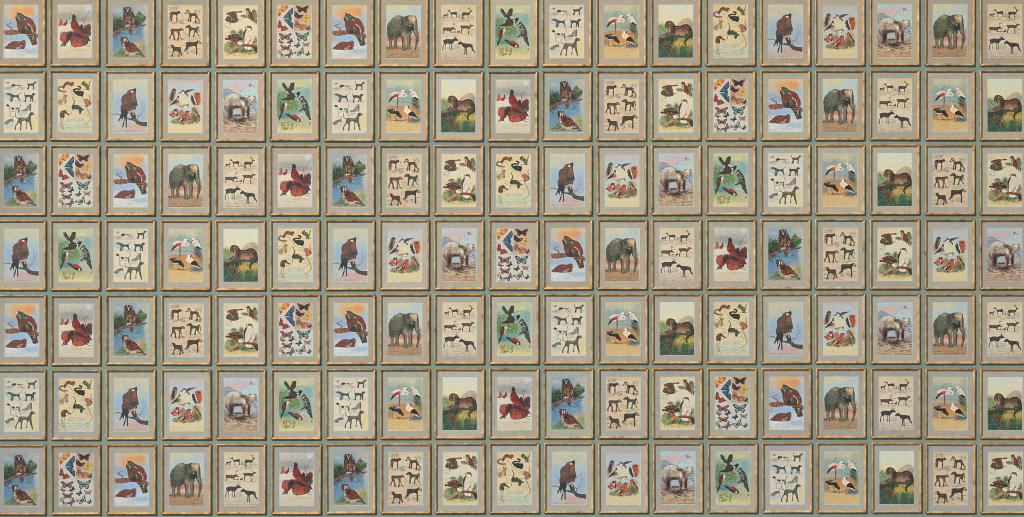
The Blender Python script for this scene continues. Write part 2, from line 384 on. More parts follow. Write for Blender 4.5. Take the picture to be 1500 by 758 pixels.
def plate_baboons():
    p = Plate(14, [(0, (216, 190, 160)), (80, (222, 200, 170)), (380, (222, 196, 166)), (600, (220, 196, 168)), (758, (216, 184, 154))])
    for e in [(20, 300), (30, 560), (250, 745), (470, 740), (120, 500), (230, 560), (110, 15)]:
        p.patch(e[0], e[1], 45, 28, (224, 176, 138), .6)
    p.patch(390, 725, 60, 20, (212, 206, 194), .7)
    p.etch((20, 35, 170, 85), 50, (110, 120, 118), 22, 3, .7, 1.2); p.etch((25, 110, 45, 260), 26, (84, 78, 66), 16, 4, .7, 1.4); p.etch((20, 235, 240, 275), 34, (96, 88, 76), 26, 3, .7); p.etch((140, 205, 310, 250), 44, (130, 140, 150), 24, 3.5, .75, .3); p.etch((180, 110, 300, 180), 16, (140, 124, 104), 20, 2.5, .7)
    p.etch((350, 70, 460, 130), 26, (120, 100, 84), 22, 3, .7, 1.5); p.etch((350, 235, 460, 268), 26, (74, 70, 60), 22, 3.5, .8); p.etch((30, 470, 240, 500), 34, (110, 104, 84), 24, 3, .75, .3); p.etch((215, 390, 290, 460), 30, (150, 150, 112), 20, 3, .7, 1.2); p.etch((280, 440, 450, 485), 36, (140, 142, 104), 26, 3, .7, .3)
    p.etch((275, 490, 345, 500), 8, (100, 84, 70), 26, 3, .7, .1); p.etch((20, 640, 220, 735), 60, (110, 104, 90), 24, 3, .7, .4); p.etch((200, 610, 460, 695), 80, (104, 104, 96), 24, 3, .7, .5); p.line([(195, 105), (195, 165)], 5, (150, 116, 90), .8)
    m = monkey_tex(p, [(42, 112), (60, 100), (130, 102), (150, 92), (174, 95), (180, 118), (165, 132), (150, 132), (142, 152), (140, 232), (124, 232), (126, 155), (80, 148), (68, 226), (50, 226), (46, 155)], (74, 50, 38), [(140, 82, 50), (48, 38, 32)])
    p.patch(60, 170, 14, 50, (150, 92, 60), .7, m); p.ell(165, 112, 14, 18, (58, 52, 48)); p.ell(152, 108, 6, 12, (150, 92, 66)); p.line([(55, 230), (72, 232)], 5, (60, 52, 46)); p.line([(126, 235), (145, 235)], 5, (60, 52, 46)); p.patch(130, 215, 12, 20, (110, 118, 130), .7, m)
    m = monkey_tex(p, [(243, 128), (268, 82), (290, 75), (312, 95), (326, 120), (400, 125), (415, 150), (440, 200), (457, 216), (440, 226), (408, 192), (400, 252), (384, 250), (390, 172), (340, 166), (332, 240), (316, 236), (312, 165), (302, 242), (289, 228), (300, 152), (290, 120), (262, 132)], (56, 50, 40), [(94, 72, 50), (36, 34, 30)])
    p.ell(268, 112, 12, 12, (206, 176, 146)); p.line([(280, 95), (300, 102), (310, 120)], 8, (226, 212, 194), .9); p.patch(302, 190, 14, 40, (162, 92, 70), .85, m); p.ell(410, 150, 13, 20, (98, 140, 146)); p.patch(432, 205, 24, 22, (160, 92, 62), .85, m); p.line([(246, 124), (258, 128)], 6, (60, 56, 52)); p.patch(370, 135, 36, 8, (96, 100, 84), .7, m)
    m = monkey_tex(p, [(46, 352), (75, 336), (165, 338), (190, 324), (216, 334), (230, 356), (206, 370), (182, 368), (176, 400), (192, 460), (213, 492), (192, 484), (162, 425), (162, 487), (142, 487), (145, 402), (90, 388), (102, 430), (107, 492), (90, 492), (80, 424), (60, 434), (42, 472), (22, 468), (50, 412)], (70, 70, 58), [(44, 42, 36), (96, 100, 84)])
    p.patch(110, 345, 60, 8, (90, 106, 96), .8, m); p.patch(115, 380, 40, 10, (196, 140, 118), .9, m); p.ell(206, 350, 17, 15, (184, 132, 104)); p.ell(186, 346, 9, 18, (118, 96, 76)); p.ell(218, 352, 8, 6, (84, 66, 58)); p.patch(170, 430, 14, 50, (176, 136, 104), .6, m); p.patch(55, 440, 26, 26, (130, 108, 84), .6, m)
    m = monkey_tex(p, [(247, 318), (283, 288), (315, 290), (345, 320), (400, 322), (422, 304), (442, 320), (447, 387), (437, 387), (434, 330), (426, 346), (420, 400), (447, 432), (430, 438), (395, 392), (386, 382), (374, 448), (357, 448), (370, 367), (326, 372), (314, 448), (296, 448), (300, 352), (285, 326), (262, 332)], (58, 72, 58), [(38, 46, 38), (88, 98, 76)])
    p.line([(250, 320), (272, 318)], 10, (120, 116, 104), .9); p.line([(285, 296), (296, 322)], 8, (110, 116, 92), .8); p.patch(425, 415, 18, 18, (176, 150, 124), .8, m); p.patch(305, 420, 12, 30, (120, 120, 100), .5, m); p.patch(380, 358, 10, 10, (150, 130, 106), .8, m)
    m = monkey_tex(p, [(13, 604), (48, 562), (82, 564), (112, 592), (180, 592), (194, 622), (197, 680), (208, 712), (190, 712), (175, 672), (167, 728), (150, 728), (155, 662), (96, 652), (76, 718), (58, 718), (75, 652), (70, 612), (36, 614)], (66, 56, 44), [(42, 40, 34), (104, 82, 58)])
    p.poly([(13, 606), (46, 570), (60, 598), (36, 613)], (218, 164, 120)); p.line([(50, 562), (82, 560), (98, 580)], 9, (190, 150, 112), .9); p.line([(62, 575), (75, 600)], 6, (60, 46, 40), .8); p.ell(18, 604, 5, 5, (70, 56, 50)); p.patch(180, 640, 12, 40, (86, 100, 96), .7, m); p.patch(110, 690, 30, 30, (206, 176, 146), .4)
    m = monkey_tex(p, [(262, 542), (285, 520), (390, 520), (420, 500), (456, 514), (474, 545), (442, 556), (416, 552), (412, 692), (396, 692), (396, 622), (385, 582), (310, 592), (272, 632), (222, 658), (250, 622), (260, 592)], (56, 52, 40), [(36, 36, 30), (100, 78, 52)])
    p.ell(446, 534, 22, 18, (184, 146, 118)); p.line([(412, 508), (430, 505), (428, 548)], 10, (132, 124, 108), .9); p.ell(464, 544, 9, 8, (74, 56, 50)); p.patch(330, 535, 50, 10, (110, 80, 50), .7, m); p.patch(320, 600, 40, 12, (196, 172, 140), .5)
    return p.finish(2.2, mottle=12, crush=.06)


def plate_hawks():
    p = Plate(15, [(0, (222, 206, 174)), (250, (226, 214, 186)), (420, (222, 210, 180)), (660, (222, 202, 156)), (758, (224, 206, 172))])
    p.patch(60, 60, 70, 40, (226, 198, 160), .6); p.patch(250, 700, 200, 22, (224, 192, 126), .8); p.patch(45, 420, 18, 40, (228, 190, 150), .7)
    p.etch((30, 250, 120, 340), 22, (120, 126, 112), 22, 4, .7, 1.0)
    p.poly([(38, 212), (60, 170), (130, 100), (180, 100), (216, 200), (212, 236), (150, 256), (80, 242)], (82, 86, 70), [(56, 64, 54), (112, 112, 92)], .95, 1)
    p.poly([(52, 128), (80, 110), (140, 94), (188, 104), (206, 170), (222, 215), (170, 182), (140, 140), (110, 162), (82, 150)], (116, 70, 54), [(80, 56, 46), (150, 116, 100), (96, 90, 84)])
    p.line([(66, 132), (98, 146), (118, 175), (130, 200)], 14, (196, 94, 60), .95); p.ell(66, 128, 13, 12, (130, 74, 58)); p.line([(72, 145), (95, 158)], 7, (224, 206, 184)); p.poly([(180, 98), (255, 86), (275, 96), (250, 108), (190, 113)], (172, 74, 46), [(110, 52, 40)]); p.ell(262, 97, 13, 8, (44, 38, 36))
    p.line([(128, 195), (122, 222)], 9, (222, 140, 70)); p.line([(150, 190), (152, 210)], 8, (214, 130, 70)); p.line([(198, 195), (245, 212)], 12, (214, 120, 84)); p.line([(190, 150), (215, 220)], 9, (70, 64, 60), .8); p.etch((210, 200, 270, 230), 8, (206, 150, 120), 20, 4, .7)
    m = p.poly([(412, 90), (440, 70), (476, 110), (478, 252), (430, 232), (398, 210), (425, 180)], (96, 112, 82), (), .5, 4); p.dabs(m, 60, 26, 8, [(70, 98, 72), (110, 124, 88), (54, 76, 58), (140, 150, 116)], -1.2, .5, .8)
    m = p.poly([(250, 152), (320, 140), (348, 180), (292, 186)], (118, 130, 98), (), .7, 3); p.dabs(m, 22, 22, 7, [(84, 106, 74), (130, 140, 100)], .3, .4, .7)
    m = p.poly([(322, 62), (345, 48), (370, 55), (382, 85), (410, 110), (426, 160), (422, 205), (395, 212), (355, 186), (340, 150), (330, 95)], (148, 66, 44), [(116, 52, 40), (176, 90, 64)])
    p.poly([(328, 75), (354, 85), (361, 140), (351, 178), (338, 142), (330, 110)], (190, 166, 146), [(120, 92, 78)]); p.poly([(320, 64), (345, 47), (372, 56), (370, 76), (336, 78)], (116, 88, 72), [(70, 56, 50)]); p.line([(395, 110), (418, 200)], 8, (84, 62, 54), .7); p.line([(360, 165), (350, 190)], 8, (216, 130, 70)); p.line([(318, 70), (326, 74)], 5, (50, 44, 42))
    m = p.poly([(28, 560), (130, 500), (112, 385), (150, 360), (200, 392), (280, 362), (302, 520), (430, 450), (478, 470), (478, 650), (400, 690), (300, 680), (200, 660), (100, 682), (28, 650)], (140, 142, 102), (), .55, 6)
    p.dabs(m, 150, 30, 10, [(112, 126, 84), (96, 116, 80), (164, 164, 116), (80, 100, 74), (140, 146, 100), (190, 184, 142)], -.5, 1.0, .6); p.patch(155, 375, 30, 16, (86, 116, 112), .8); p.patch(250, 390, 30, 40, (70, 100, 74), .7); p.patch(140, 560, 50, 50, (76, 96, 54), .6); p.patch(300, 640, 90, 30, (84, 108, 58), .7)
    p.dabs(p.mask([(30, 560), (150, 470), (290, 420), (300, 560), (470, 500), (470, 650), (200, 660)]), 30, 30, 9, [(46, 66, 48), (120, 130, 80), (140, 144, 96)], -.5, .9, .75)
    m = p.poly([(33, 477), (60, 440), (110, 415), (180, 404), (240, 428), (280, 466), (276, 500), (222, 502), (206, 562), (190, 562), (165, 512), (110, 492), (60, 492)], (102, 50, 36), [(64, 38, 32), (140, 78, 56)])
    p.dabs(m, 26, 20, 4, [(206, 180, 156), (190, 150, 120)], .5, .4, .8); p.patch(245, 480, 30, 22, (62, 44, 40), .8, m); p.ell(62, 454, 18, 12, (206, 190, 172)); p.line([(36, 470), (45, 482)], 9, (60, 44, 40)); p.poly([(58, 486), (160, 498), (206, 562), (186, 572), (165, 522)], (172, 72, 46), [(130, 56, 42)])
    p.poly([(203, 514), (258, 528), (270, 552), (214, 546)], (224, 214, 200)); p.line([(188, 560), (182, 598)], 15, (214, 96, 54)); p.line([(204, 560), (204, 590)], 9, (222, 140, 70)); p.ell(180, 598, 26, 11, (228, 150, 74)); p.poly([(100, 672), (150, 636), (212, 608), (216, 642), (170, 672), (110, 682)], (134, 76, 58), [(92, 56, 46), (166, 104, 80)])
    p.poly([(248, 568), (330, 545), (400, 553), (478, 592), (480, 672), (452, 664), (430, 612), (380, 586), (290, 582)], (156, 74, 46), [(110, 54, 42), (92, 66, 56), (186, 100, 66)]); p.poly([(425, 590), (478, 600), (480, 668), (450, 660)], (80, 60, 54), [(54, 46, 44)])
    m = p.poly([(320, 322), (345, 295), (385, 295), (408, 330), (405, 370), (425, 410), (437, 460), (417, 510), (390, 545), (330, 545), (303, 500), (298, 430), (322, 375), (335, 338)], (228, 217, 202), [(194, 174, 152), (210, 196, 178)])
    p.dabs(m, 50, 14, 4, [(170, 146, 124), (240, 232, 220), (150, 130, 110)], 1.2, .5, .6); p.poly([(283, 402), (308, 356), (330, 342), (326, 382), (306, 432), (302, 505), (287, 452)], (138, 54, 38), [(96, 44, 36)]); p.patch(295, 480, 8, 40, (50, 44, 44), .8)
    p.poly([(318, 318), (345, 293), (390, 295), (410, 335), (402, 362), (388, 330), (350, 316)], (126, 108, 92), [(84, 72, 64)]); p.line([(342, 318), (372, 322)], 7, (46, 38, 34)); p.line([(318, 318), (322, 330)], 9, (90, 86, 76)); p.ell(338, 312, 6, 5, (236, 228, 214)); p.patch(365, 350, 24, 16, (234, 224, 206), .8, m)
    p.ell(382, 500, 14, 16, (226, 128, 52)); p.ell(365, 545, 22, 15, (230, 136, 54)); p.ell(320, 532, 13, 18, (236, 230, 220)); p.ell(392, 540, 12, 16, (232, 224, 212)); p.poly([(303, 590), (390, 590), (386, 622), (340, 627)], (232, 224, 212)); p.line([(345, 592), (348, 660)], 5, (60, 66, 54), .8); p.line([(365, 592), (365, 625)], 4, (110, 104, 94), .8)
    p.dabs((30, 655, 470, 710), 60, 26, 5, [(206, 186, 120), (150, 150, 90), (226, 206, 160), (120, 124, 76)], -.9, .7, .65)
    return p.finish(crush=.1)


def bfly(p, cx, cy, w, h, col, edge, inner=(), rot=0., spots=None):
    c, s = math.cos(rot), math.sin(rot)
    T = lambda q: [(cx + x * w * c - y * h * s, cy + x * w * s + y * h * c) for x, y in q]
    for k in (1, -1):
        p.poly(T([(k * .06, -.2), (k * .45, -.78), (k * 1., -.95), (k * .92, -.35), (k * .55, .05), (k * .08, .1)]), col, inner, edge=edge)
        p.poly(T([(k * .06, 0), (k * .55, .0), (k * .78, .35), (k * .62, .85), (k * .35, .95), (k * .06, .45)]), col, inner, edge=edge)
        if spots:
            for (x, y) in ((.6, -.55), (.4, -.3), (.5, .3), (.35, .6)):
                q = T([(k * x, y)])[0]
                p.ell(q[0], q[1], w * .13, h * .16, spots, .85)
    p.line(T([(0, -.5), (0, .55)]), max(6, w * .11), (38, 34, 34))
    p.line(T([(0, -.5), (.16, -1.05)]), 2.2, (60, 54, 52), .8); p.line(T([(0, -.5), (-.16, -1.05)]), 2.2, (60, 54, 52), .8)


def plate_butterflies():
    p = Plate(16, [(0, (216, 198, 184)), (758, (208, 202, 190))])
    p.poly([(245, 0), (500, 0), (500, 374), (245, 374)], (200, 176, 152), curve=False); p.poly([(0, 378), (243, 378), (243, 760), (0, 760)], (210, 206, 200), curve=False); p.poly([(248, 374), (500, 374), (500, 760), (248, 760)], (210, 204, 190), curve=False)
    p.line([(245, 0), (244, 374)], 4, (130, 112, 98), .7); p.line([(0, 378), (490, 372)], 3, (150, 140, 128), .6); p.line([(243, 378), (243, 758)], 3, (176, 168, 158), .8); p.patch(30, 740, 40, 40, (222, 196, 180), .5); p.patch(470, 360, 40, 40, (190, 160, 130), .6)
    og = (230, 160, 62); dk = (44, 38, 38)
    m = p.poly([(62, 25), (110, 15), (162, 20), (152, 60), (110, 102), (75, 78)], og, [(236, 186, 84), (216, 118, 56)], edge=(150, 70, 48)); p.patch(145, 40, 26, 26, (206, 78, 48), .8, m); p.patch(68, 40, 12, 20, (216, 110, 60), .7, m)
    m = p.poly([(13, 72), (54, 60), (84, 92), (62, 140), (30, 172), (22, 150)], og, [(236, 186, 84), (216, 118, 56)], edge=(150, 70, 48)); p.patch(35, 145, 22, 26, (196, 70, 46), .85, m); p.line([(64, 78), (106, 104)], 11, dk)
    for q in ([(98, 187), (148, 116), (190, 70), (222, 44), (230, 90), (222, 135), (202, 160), (210, 186), (140, 191)], [(100, 208), (150, 204), (210, 202), (204, 226), (224, 262), (230, 342), (200, 324), (150, 268), (120, 238)]):
        m = p.poly(q, (58, 108, 144), [(40, 76, 110), (96, 150, 178), (30, 48, 70)], edge=(24, 30, 42)); p.dabs(m, 16, 24, 3.5, [(30, 46, 66), (120, 168, 190)], -.6 if q[0][1] < 200 else .8, .3, .8)
    p.line([(216, 50), (228, 88), (222, 130)], 9, (30, 34, 44)); p.line([(226, 262), (229, 330), (206, 322)], 9, (30, 34, 44))
    p.line([(92, 190), (212, 196)], 10, (34, 34, 40))
    m = p.poly([(18, 282), (36, 220), (62, 240), (72, 280), (78, 312), (40, 337), (12, 312)], (188, 66, 54), [(150, 56, 50), (206, 100, 84)], edge=dk); p.patch(45, 240, 18, 18, (50, 46, 48), .9, m); p.ell(48, 238, 6, 4, (216, 206, 196))
    m = p.poly([(70, 322), (110, 300), (167, 340), (140, 357), (100, 372), (58, 367)], (188, 66, 54), [(150, 56, 50), (206, 100, 84)], edge=dk); p.patch(148, 340, 18, 14, (50, 46, 48), .9, m); p.ell(142, 334, 7, 4, (216, 206, 196)); p.line([(52, 305), (90, 335)], 10, dk); p.ell(35, 295, 6, 6, (110, 60, 70)); p.ell(88, 350, 6, 6, (110, 60, 70))
    bfly(p, 358, 66, 88, 52, (50, 40, 42), (34, 30, 32), [(80, 50, 50), (160, 66, 60)]); p.line([(285, 60), (315, 95)], 7, (176, 78, 70), .85); p.line([(432, 60), (402, 98)], 7, (176, 78, 70), .85); p.ell(290, 36, 10, 4, (196, 180, 160), .8, .5); p.ell(428, 36, 10, 4, (196, 180, 160), .8, -.5)
    for q in ([(248, 108), (270, 104), (312, 150), (300, 202), (252, 168)], [(308, 152), (372, 148), (348, 190), (304, 206)]):
        p.poly(q, (98, 52, 64), [(62, 44, 60), (136, 76, 84)], edge=dk)
    p.line([(270, 135), (322, 175)], 9, dk); p.ell(262, 130, 5, 5, (200, 160, 150)); p.ell(342, 166, 5, 5, (186, 130, 120))
    for q in ([(404, 190), (398, 130), (420, 115), (442, 150), (472, 165), (462, 192), (420, 197)], [(400, 184), (333, 217), (350, 230), (375, 236), (385, 252), (416, 247), (422, 200)]):
        p.poly(q, (226, 168, 46), [(238, 190, 80), (206, 140, 40)], edge=(150, 104, 40))
    p.line([(392, 180), (432, 195)], 9, (64, 52, 40))
    for q in ([(256, 272), (264, 215), (290, 213), (312, 250), (317, 302), (285, 327), (253, 312)], [(315, 302), (340, 275), (410, 288), (428, 308), (390, 342), (350, 362), (320, 347)]):
        m = p.poly(q, (204, 130, 92), [(226, 162, 124), (170, 96, 70)], edge=(70, 46, 42)); p.dabs(m, 12, 24, 3, [(90, 56, 48)], .5, .6, .7)
    p.line([(290, 270), (345, 315)], 10, dk); p.poly([(250, 300), (256, 262), (300, 272), (310, 290), (286, 290)], (140, 116, 84), [(90, 70, 56)], .8); p.ell(350, 322, 6, 6, (120, 76, 90))
    bfly(p, 440, 334, 38, 24, (70, 80, 100), dk, [(110, 126, 146), (46, 48, 58)], -.7)
    bfly(p, 122, 452, 88, 52, (104, 98, 104), (46, 42, 46), [(150, 130, 130)])
    p.poly([(48, 425), (100, 440), (106, 462), (70, 458)], (196, 70, 62)); p.poly([(196, 425), (144, 440), (138, 462), (174, 458)], (196, 70, 62)); p.ell(90, 482, 9, 6, (206, 150, 80)); p.ell(154, 480, 10, 6, (206, 160, 80))
    bfly(p, 60, 524, 46, 26, (160, 112, 106), (70, 56, 58), [(104, 76, 78), (196, 150, 140)], .6); bfly(p, 192, 520, 46, 28, (70, 86, 82), dk, [(110, 130, 120), (46, 54, 56)], -.75)
    bfly(p, 127, 606, 74, 42, (130, 66, 54), (42, 36, 38), [(206, 110, 88), (70, 50, 50)], spots=(214, 126, 100))
    for q in ([(16, 662), (50, 622), (77, 650), (72, 692), (26, 694)], [(64, 690), (102, 700), (128, 737), (90, 750), (46, 748), (60, 720)]):
        m = p.poly(q, (206, 190, 168), [(226, 190, 140), (150, 140, 134)], edge=(36, 32, 34)); p.dabs(m, 9, 12, 5, [(50, 46, 48), (90, 80, 80)], .5, 1.5, .9)
    p.line([(58, 672), (82, 722)], 9, (46, 42, 44))
    bfly(p, 184, 696, 62, 40, (134, 106, 110), (60, 50, 54), [(84, 70, 78), (180, 140, 138)], -.75)
    bfly(p, 356, 452, 92, 64, (74, 100, 112), (36, 42, 50), [(52, 68, 80), (104, 134, 140)], spots=(164, 184, 178)); p.dabs((285, 410, 430, 490), 14, 8, 6, [(176, 196, 190)], 0, 1.5, .8)
    bfly(p, 294, 572, 42, 32, (44, 84, 128), (28, 32, 42), [(66, 116, 160), (32, 40, 54)], -.7); bfly(p, 410, 562, 52, 34, (172, 128, 134), (96, 70, 80), [(204, 168, 166), (120, 90, 104)]); p.ell(412, 575, 9, 8, (120, 140, 100))
    bfly(p, 326, 672, 70, 46, (92, 110, 114), (36, 38, 42), [(176, 190, 180), (60, 66, 72)], -.55, spots=(196, 204, 196)); p.ell(366, 634, 10, 14, (136, 92, 92))
    bfly(p, 434, 692, 36, 26, (48, 106, 146), (32, 40, 50), [(76, 140, 170), (34, 50, 66)], -.75)
    return p.finish(2.2)


def plate_elephant():
    p = Plate(17, [(0, (204, 206, 190)), (120, (196, 205, 202)), (330, (190, 200, 200)), (430, (196, 188, 178)), (470, (206, 144, 112)), (540, (212, 178, 156)), (600, (186, 150, 118)), (758, (176, 142, 110))])
    p.patch(80, 75, 70, 40, (220, 206, 160)); p.patch(220, 40, 80, 25, (222, 208, 156)); p.patch(400, 80, 80, 50, (186, 200, 204)); p.patch(160, 150, 140, 40, (190, 202, 204), .6); p.patch(440, 480, 60, 30, (222, 124, 84), .8); p.patch(180, 480, 80, 25, (214, 132, 96), .8); p.patch(200, 548, 100, 22, (220, 200, 182), .8); p.patch(440, 560, 50, 30, (214, 180, 160), .7); p.patch(20, 430, 30, 60, (190, 150, 130), .6); p.patch(455, 390, 18, 30, (140, 146, 140), .7)
    p.patch(130, 612, 120, 14, (140, 92, 64), .85); p.patch(150, 632, 110, 12, (196, 130, 80), .7); p.dabs((20, 640, 470, 745), 110, 30, 5, [(150, 116, 86), (204, 168, 126), (130, 96, 76), (196, 140, 104), (188, 160, 124)], 0, .2, .6); p.line([(20, 742), (470, 742)], 5, (150, 100, 80), .7); p.line([(82, 695), (122, 697)], 7, (60, 48, 42), .9)
    p.dabs((20, 430, 470, 600), 50, 40, 6, [(216, 160, 130), (222, 190, 166), (196, 120, 92)], 0, .2, .5)
    body = [(18, 330), (30, 270), (70, 220), (110, 180), (165, 152), (215, 160), (245, 175), (270, 163), (310, 152), (390, 152), (422, 168), (432, 220), (442, 280), (442, 350), (456, 430), (456, 500), (442, 560), (427, 620), (400, 627), (410, 560), (415, 500), (405, 440), (380, 395), (352, 420), (352, 500), (342, 590), (357, 620), (330, 634), (295, 627), (300, 560), (295, 430), (277, 440), (272, 560), (292, 630), (265, 650), (225, 637), (230, 560), (220, 480), (200, 455), (165, 480), (160, 560), (165, 600), (140, 607), (108, 592), (115, 500), (97, 495), (87, 560), (104, 620), (72, 634), (40, 620), (48, 540), (40, 490), (25, 430)]
    m = p.poly(body, (126, 122, 98), [(90, 96, 80), (156, 146, 116), (100, 98, 82), (72, 76, 70)], edge=(52, 50, 44), scale=(5, 4))
    p.patch(130, 440, 90, 50, (76, 84, 74), .8, m); p.patch(45, 390, 30, 100, (76, 84, 78), .8, m); p.patch(130, 330, 70, 60, (116, 116, 96), .6, m); p.patch(200, 420, 40, 50, (54, 58, 54), .8, m)
    p.patch(165, 180, 62, 24, (182, 162, 128), .9, m); p.patch(120, 230, 40, 40, (132, 124, 102), .7, m); p.patch(230, 260, 16, 70, (64, 62, 56), .7, m)
    p.patch(300, 190, 24, 50, (72, 66, 56), .8, m); p.patch(350, 190, 34, 32, (222, 188, 146), .95, m); p.patch(392, 215, 32, 50, (232, 198, 156), .95, m); p.patch(360, 245, 30, 18, (196, 160, 124), .8, m); p.patch(404, 310, 16, 70, (188, 164, 130), .85, m); p.patch(425, 420, 12, 60, (150, 138, 116), .7, m); p.patch(420, 240, 9, 80, (70, 64, 58), .8, m)
    p.patch(335, 345, 52, 42, (42, 42, 40), .9, m); p.patch(375, 320, 14, 50, (44, 42, 40), .85, m); p.patch(252, 420, 32, 40, (184, 160, 124), .9, m); p.patch(318, 430, 26, 30, (160, 142, 112), .8, m); p.patch(316, 520, 12, 70, (164, 150, 124), .75, m); p.patch(256, 540, 12, 80, (166, 152, 126), .75, m); p.patch(232, 540, 9, 80, (66, 64, 56), .8, m); p.patch(340, 520, 8, 90, (66, 62, 54), .8, m)
    p.patch(66, 560, 12, 60, (142, 134, 112), .75, m); p.patch(132, 545, 11, 50, (134, 126, 104), .7, m); p.patch(90, 540, 8, 60, (58, 58, 52), .8, m); p.patch(440, 520, 12, 80, (84, 86, 88), .8, m); p.patch(210, 200, 16, 30, (120, 108, 88), .7, m)
    p.dabs(m, 160, 15, 3.5, [(48, 50, 46), (150, 140, 112), (110, 106, 84), (40, 42, 40), (84, 78, 62)], 1.0, .9, .55); p.dabs(p.mask([(325, 165), (410, 165), (420, 260), (330, 260)]), 24, 14, 4, [(224, 190, 146), (176, 140, 104), (140, 112, 84)], .8, .8, .7)
    for y in range(430, 620, 16):
        p.line([(230, y), (272, y + 5)], 2.5, (70, 66, 56), .55); p.line([(298, y), (348, y + 4)], 2.5, (66, 62, 54), .55); p.line([(412, y), (452, y + 3)], 2.5, (76, 74, 68), .6)
    p.dabs(m, 90, 16, 3, [(60, 62, 54), (140, 130, 106), (110, 106, 90)], .9, 1.0, .5)
    p.poly([(213, 200), (238, 170), (272, 190), (277, 250), (266, 312), (245, 328), (225, 292), (210, 240)], (84, 80, 72), [(58, 58, 54), (134, 124, 108)], edge=(40, 38, 36)); p.line([(250, 190), (266, 230), (248, 310)], 6, (150, 138, 118), .7); p.line([(228, 215), (240, 290)], 5, (50, 48, 44), .8)
    p.ell(338, 298, 9, 7, (196, 176, 146)); p.line([(330, 310), (348, 318)], 5, (40, 38, 36)); p.line([(318, 285), (350, 272), (372, 295)], 5, (56, 52, 46), .8)
    p.line([(368, 375), (382, 425), (416, 466)], 13, (222, 200, 168), 1, w2=8); p.line([(362, 385), (378, 432), (408, 470)], 4, (70, 60, 50), .7); p.line([(292, 430), (294, 600)], 5, (46, 44, 40), .7); p.line([(270, 450), (290, 405)], 5, (60, 56, 48), .7)
    for x in (48, 62, 78, 235, 250, 266, 306, 322, 338):
        p.ell(x, 626 if x > 300 or x < 100 else 640, 6, 5, (166, 154, 132), .8)
    p.ell(412, 620, 12, 10, (60, 62, 66)); p.ell(22, 606, 14, 12, (84, 66, 52), .8)
    return p.finish(2.4, crush=.1)


